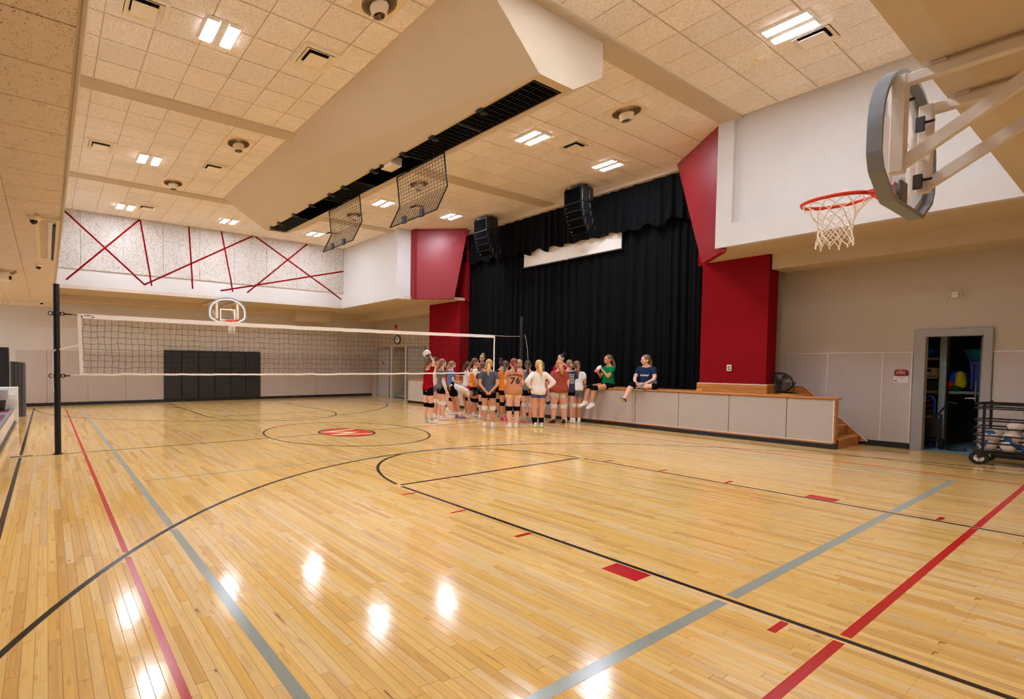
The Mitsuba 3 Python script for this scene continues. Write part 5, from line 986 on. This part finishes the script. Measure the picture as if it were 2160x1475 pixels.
for r, z in enumerate((.33, .285, .24, .20, .16, .12)):
    x = -.09
    while x < .085:
        w_ = rgp.uniform(.018, .055); blocks.append(rect(x, min(x+w_, .09), z+rgp.uniform(0, .006), z+.03)); x += w_+.012
navy_print = [(cat(blocks), (214, 214, 216), 'back_print')]
swirl = lambda w, h, z, sd: tm_swirl(w, h, z, sd)
def tm_swirl(w, h, z, sd):
    x = np.linspace(-w/2, w/2, 60); y = z+h*(0.55*np.sin(x*2*PI/(w/4.5)+sd)+.3*np.sin(x*2*PI/(w/2.2)))
    return trimesh.creation.extrude_polygon(shapely.LineString(np.c_[x, y]).buffer(.009), .003, engine='earcut')
PP = {}
PP[1] = person((2.77, 4.54), -12, 1.60, 'girl in red T-shirt at the left of the group holding a ball above her head', FAIR, 'low', BR, (158, 20, 34), BK, BK, ((176, 178, 182), .16), (226, 220, 210), arms=('up', 'up'), tail_len=.38, stance=(.07, .07), step=(-.03, .07), curl=.8, nod=-.05)
PP[2] = person((3.75, 5.36), -15, 1.66, 'girl in white shirt and denim shorts behind the girl in grey', MID, 'low', DB, WT, (92, 120, 160), WT, None, WT, arms=('front', 'front'), tail_len=.34)
PP[3] = person((3.53, 4.86), -18, 1.60, 'girl in grey T-shirt with a white arm sleeve and a pink hair tie', FAIR, 'low', (142, 104, 74), (112, 114, 118), BK, WT, None, (236, 226, 230), arms=('down', 'down'), sleeve_pad=(WT, (-1, 1)), hair_band=(226, 150, 170), lace=(226, 80, 140), tail_len=.3)
PP[4] = person((5.4, 6.50), -35, 1.55, 'dark haired girl in red shirt behind the girl in grey', MID, 'long', BKH, (190, 28, 40), (150, 24, 34), None, None, WT, arms=('front', 'front'), tail_len=.3, look=-10)
PP[5] = person((4.82, 5.80), -25, 1.56, 'girl in blue T-shirt with a light brown ponytail behind the girl bending over', FAIR, 'low', (150, 116, 84), (84, 120, 176), BK, BK, None, (226, 236, 236), arms=('front', 'front'), tail_len=.2)
PP[6] = person((4.29, 5.0), -20, 1.56, 'girl in white T-shirt bending far over with her hands near her shins', TAN, 'bun', BKH, (238, 236, 236), BK, None, (WT, .30), (120, 124, 180), (190, 120, 70), arms=('hang', 'hang'), lean=1.82, nod=.35, shirt_loose=.024, shorts_len=.5, print_=decal([(cat([rect(-.06, .06, .25+.035*j, .275+.035*j) for j in range(3)]), (206, 150, 176), 'back_print')]))
PP[7] = person((5.46, 5.80), -20, 1.55, 'girl in white top with long dark hair behind the tall girl in orange', MID, 'low', DB, WT, (206, 30, 60), BK, None, WT, arms=('front', 'front'), tail_len=.32)
PP[8] = person((4.97, 5.08), -28, 1.64, 'tall girl in orange pinnie over a white T-shirt with a white arm sleeve', TAN, 'low', BR, (232, 226, 216), BK, BK, None, (226, 216, 206), arms=('down', 'down'), sleeve_pad=(WT, (-1,)), pinnie=(226, 128, 40), tail_len=.3)
PP[9] = person((6.62, 6.28), 205, 1.72, 'woman with glasses in a black tank top sitting at the stage behind the group', MID, 'bun', (170, 136, 100), (26, 28, 36), BK, None, None, BK, BK, arms=('cross_up', 'fold'), tank=True, seat=.905, legs=(((-.1, .42, .86), (-.1, .45, .45), 0.0), ((.1, .42, .86), (.1, .45, .45), 0.0)), build=1.12)
PP[10] = person((4.62, 4.47), -5, 1.53, 'girl with waist long brown hair and a brown top', FAIR, 'low', (104, 74, 54), (74, 56, 46), BK, BK, None, WT, arms=('front', 'front'), tail_len=.62)
PP[11] = person((3.49, 3.29), 40, 1.58, 'girl in slate blue T-shirt with her hands clasped behind her back', TAN, 'low', BL, (84, 88, 108), BK, WT, None, (240, 240, 240), arms=('back', 'back'), tail_len=.27, stance=(.08, .10), curl=.8, hem=.01)
PP[12] = person((6.1, 5.55), -20, 1.60, 'light haired girl in black shirt whose face shows beyond the slate T-shirt', FAIR, 'low', (150, 112, 80), (26, 26, 30), BK, BK, None, WT, arms=('front', 'front'))
PP[13] = person((5.6, 4.68), 20, 1.60, 'girl with dark hair in a high messy bun and a black shirt', MID, 'bun', (58, 40, 34), (28, 28, 34), BK, BK, None, (214, 222, 226), arms=('front', 'front'))
PP[14] = person((4.87, 3.95), 25, 1.56, 'girl in orange pinnie with a dark ponytail and bright pink shoes', TAN, 'low', (84, 60, 46), (222, 120, 60), BK, BK, (WT, .14), (220, 40, 120), (210, 40, 110), arms=('front', 'front'), pinnie=(230, 132, 40), tail_len=.32)
PP[15] = person((3.87, 2.91), 55, 1.60, 'red haired girl in a tan jersey with the number 76, seen from behind', FAIR, 'low', (122, 58, 44), (206, 142, 104), (238, 224, 186), BK, None, (236, 228, 220), arms=('front', 'front'), build=1.16, tail_len=.2, shirt_loose=.03, hem=.05, print_=decal(shirt76), shorts_len=.30)
PP[16] = person((5.45, 3.98), 70, 1.60, 'girl with short blonde hair and pink shirt resting her hand on her face', FAIR, 'short', (182, 150, 104), (222, 130, 190), BK, BK, None, (236, 232, 190), arms=('front', 'face'), look=-50)
PP[17] = person((5.16, 3.50), 60, 1.57, 'dark haired girl in slate shirt between the tan jersey and the white sweatshirt', FAIR, 'low', (70, 52, 42), (112, 120, 134), BK, WT, None, (170, 176, 184), (216, 110, 80), arms=('front', 'front'), tail_len=.26, look=-30)
PP[18] = person((4.49, 2.71), 55, 1.57, 'blonde girl in white sweatshirt and black socks, hands on her hips', (224, 166, 132), 'low', (206, 172, 116), (244, 240, 234), (80, 96, 140), None, (BK, .42), (232, 236, 220), (190, 226, 60), arms=('hips', 'hips'), sleeve='long', shirt_loose=.024, tail_len=.27, hem=.04, hair_band=(190, 226, 150), shorts_len=.32)
PP[19] = person((5.5, 2.88), 55, 1.58, 'girl in rust T-shirt and pale tie dyed shorts with a curly blonde ponytail', (232, 176, 152), 'curly', (186, 142, 88), (168, 78, 62), 'dye', WT, None, BK, (220, 160, 90), arms=('front', 'down'), build=1.36, shirt_loose=.024, tail_len=.25, stance=(.12, .13), shorts_len=.42, hem=.03)
PP[20] = person((6.64, 3.58), 190, 1.68, 'dark haired woman in red sweatshirt sitting on the stage edge facing the group', FAIR, 'bun', BKH, (186, 36, 54), BK, None, None, BK, BK, arms=('fold', 'fold'), sleeve='long', seat=.905, legs=(((-.1, .41, .885), (-.1, .44, .47), 0.0), ((.1, .41, .885), (.1, .44, .47), 0.0)), look=-35, print_=decal([(tm_swirl(.16, .03, .28, 1), (24, 22, 26), 'chest_print')], back=False))
PP[21] = person((6.04, 2.97), 50, 1.59, 'girl in navy T-shirt with a white printed back and braided hair', FAIR, 'braid', (140, 112, 82), (58, 66, 84), BK, (224, 216, 206), None, (240, 236, 232), arms=('front', 'front'), tail_len=.10, print_=decal(navy_print), hem=.05)
PP[22] = person((6.2, 2.86), 45, 1.57, 'girl in white T-shirt and grey shorts leaning at the stage, rightmost of the standing group', TAN, 'low', (126, 94, 66), (244, 242, 240), (112, 118, 124), WT, None, (244, 242, 242), arms=('lean', 'lean'), lean=.10, tail_len=.28, step=(-.06, .05), shorts_len=.42)
RS = rzm(0)
def tilt_foot(a, y=0.0): return rzm(y)@rx(-a)
PP[23] = person((6.62, 2.32), 155, 1.58, 'girl in green T-shirt sitting on the stage edge and drinking from a bottle', TAN, 'low', (122, 88, 60), (22, 128, 74), BK, BK, None, (244, 242, 240), arms=('drink2', 'drink'), seat=.905, legs=(((-.08, .42, .90), (-.10, .50, .52), 0.0, tilt_foot(.45)), ((.09, .43, .93), (.07, .56, .55), 0.0, tilt_foot(.35))), hair_band=(230, 190, 180), tail_len=.32, curl=.8, nod=.04)
PP[24] = person((6.80, 1.52), 182, 1.58, 'girl in navy T-shirt sitting on the stage, one leg folded, one over the edge', FAIR, 'low', (126, 100, 70), (36, 52, 84), BK, BK, None, (30, 30, 34), (206, 190, 160), arms=('knee', 'knee'), seat=.905, lean=.16, legs=(((-.26, .24, .99), (.06, .40, .975), 1.2, tilt_foot(.1, 1.4)), ((.13, .44, 1.02), (.20, .62, .68), 0.0, tilt_foot(-.45))), build=1.12, look=-38, tail_len=.36, shirt_loose=.022, print_=decal([(tm_swirl(.17, .022, .25, 0), (214, 220, 230), 'chest_print')], back=False))
PP[25] = person((5.62, 3.46), 60, 1.54, 'girl in a red shirt mostly hidden behind the white sweatshirt', MID, 'low', BR, (206, 40, 44), (200, 36, 40), WT, None, (226, 226, 226), arms=('front', 'front'), tail_len=.15)
PP[26] = person((4.98, 3.06), 40, 1.52, 'girl half hidden between the white sweatshirt and the rust T-shirt', MID, 'low', DB, (190, 44, 50), BK, WT, (WT, .12), (244, 242, 240), arms=('front', 'front'), tail_len=.15, step=(.0, -.1))
# things they hold or wear
h1 = PP[1]['hand']; c1 = (h1[-1]+h1[1])/2
volleyball(tuple(c1+np.array([-.03, .02, -.02])), .098, 77, 'volleyball held above her head by the girl in red', blue=(30, 84, 160))
b23 = PP[23]; hb = (b23['hand'][-1]+b23['hand'][1])/2
k = thing('water_bottle', 'white and pink water bottle the girl in green drinks from', 'water bottle')
ax_ = b23['head']+b23['RW']@np.array([0, .085, -.06])-hb; ax_ /= np.linalg.norm(ax_)
z_ = ax_; x_ = np.cross([0, 0, 1.0], z_); x_ /= np.linalg.norm(x_); y_ = np.cross(z_, x_)
def onb(m, d): m = m.copy(); M = np.eye(4); M[:3, 0], M[:3, 1], M[:3, 2], M[:3, 3] = x_, y_, z_, hb+z_*d; m.apply_transform(M); return m
part(k, 'body', onb(lathe([(0, -.11), (.036, -.11), (.038, -.1), (.038, -.04), (0, -.04)], 20), 0), (232, 110, 120), 'satin', 40, label='pink lower half'); part(k, 'upper_body', onb(lathe([(0, -.04), (.038, -.04), (.038, .06), (.028, .085), (0, .085)], 20), 0), (240, 232, 232), 'satin', 40, label='white upper half'); part(k, 'cap', onb(lathe([(0, .085), (.026, .085), (.026, .11), (.008, .115), (.007, .14), (0, .14)], 16), 0), (28, 28, 30), 'satin', 40)
k = thing('wrist_watch', 'light blue watch on the wrist of the seated girl in navy', 'watch'); w24 = PP[24]['hand'][-1]
scene[k] = shape(moved(lathe([(.026, -.012), (.036, -.012), (.036, .012), (.026, .012), (.026, -.012)], 16), *(w24+np.array([0, 0, .0]))), (96, 170, 214), 'satin', 40)
g9 = PP[9]; hd = g9['head']; fr9 = g9['RW']; gl = thing('eyeglasses', 'glasses worn by the woman in the black tank top', 'glasses')
P9 = lambda x, y, z: hd+fr9@np.array([x, y, z])
part(gl, 'frame', cat([tube([P9(i*.031+.022*math.cos(a), .098, .005+.017*math.sin(a)) for a in np.linspace(0, 2*PI, 17)[:-1]], .0024, 5, True) for i in (-1, 1)]+[rod(P9(-.01, .1, .008), P9(.01, .1, .008), .0024, 5)]), (40, 34, 32), 'satin'); 
for i in (-1, 1): part(gl, 'temple', rod(P9(i*.053, .096, .008), P9(i*.082, -.01, .008), .0024, 5), (40, 34, 32), 'satin')
h3 = PP[3]['hand'][1]
ob = thing('tote', 'orange pouch hanging from the hand of the girl in grey', 'pouch'); hx = PP[3]['hand'][-1]
part(ob, 'bag', tm(m3.Manifold.hull_points(np.array([(hx[0]+dx, hx[1]+dy, hx[2]+dz) for dx, dy in ((-.035, -.03), (.035, -.03), (.035, .03), (-.035, .03)) for dz in (-.28, -.07)], np.float32))), (226, 150, 56), 'satin'); part(ob, 'rim', bev(hx[0]-.037, hx[0]+.037, hx[1]-.032, hx[1]+.032, hx[2]-.09, hx[2]-.05, .004), (238, 226, 206), 'satin')
cbx = thing('clipboard', 'teal clipboard held between the girl in slate and the girl in white sweatshirt', 'clipboard'); h17 = PP[17]['hand'][1]
part(cbx, 'board', rotz(bev(-.01, .0, -.11, .11, -.08, .18, .003), .6).apply_translation(tuple(h17+np.array([.03, .0, .02]))), (60, 128, 116), 'satin'); part(cbx, 'paper', rotz(bev(-.014, -.0105, -.095, .095, -.07, .15, .0015), .6).apply_translation(tuple(h17+np.array([.03, .0, .02]))), (196, 214, 206))
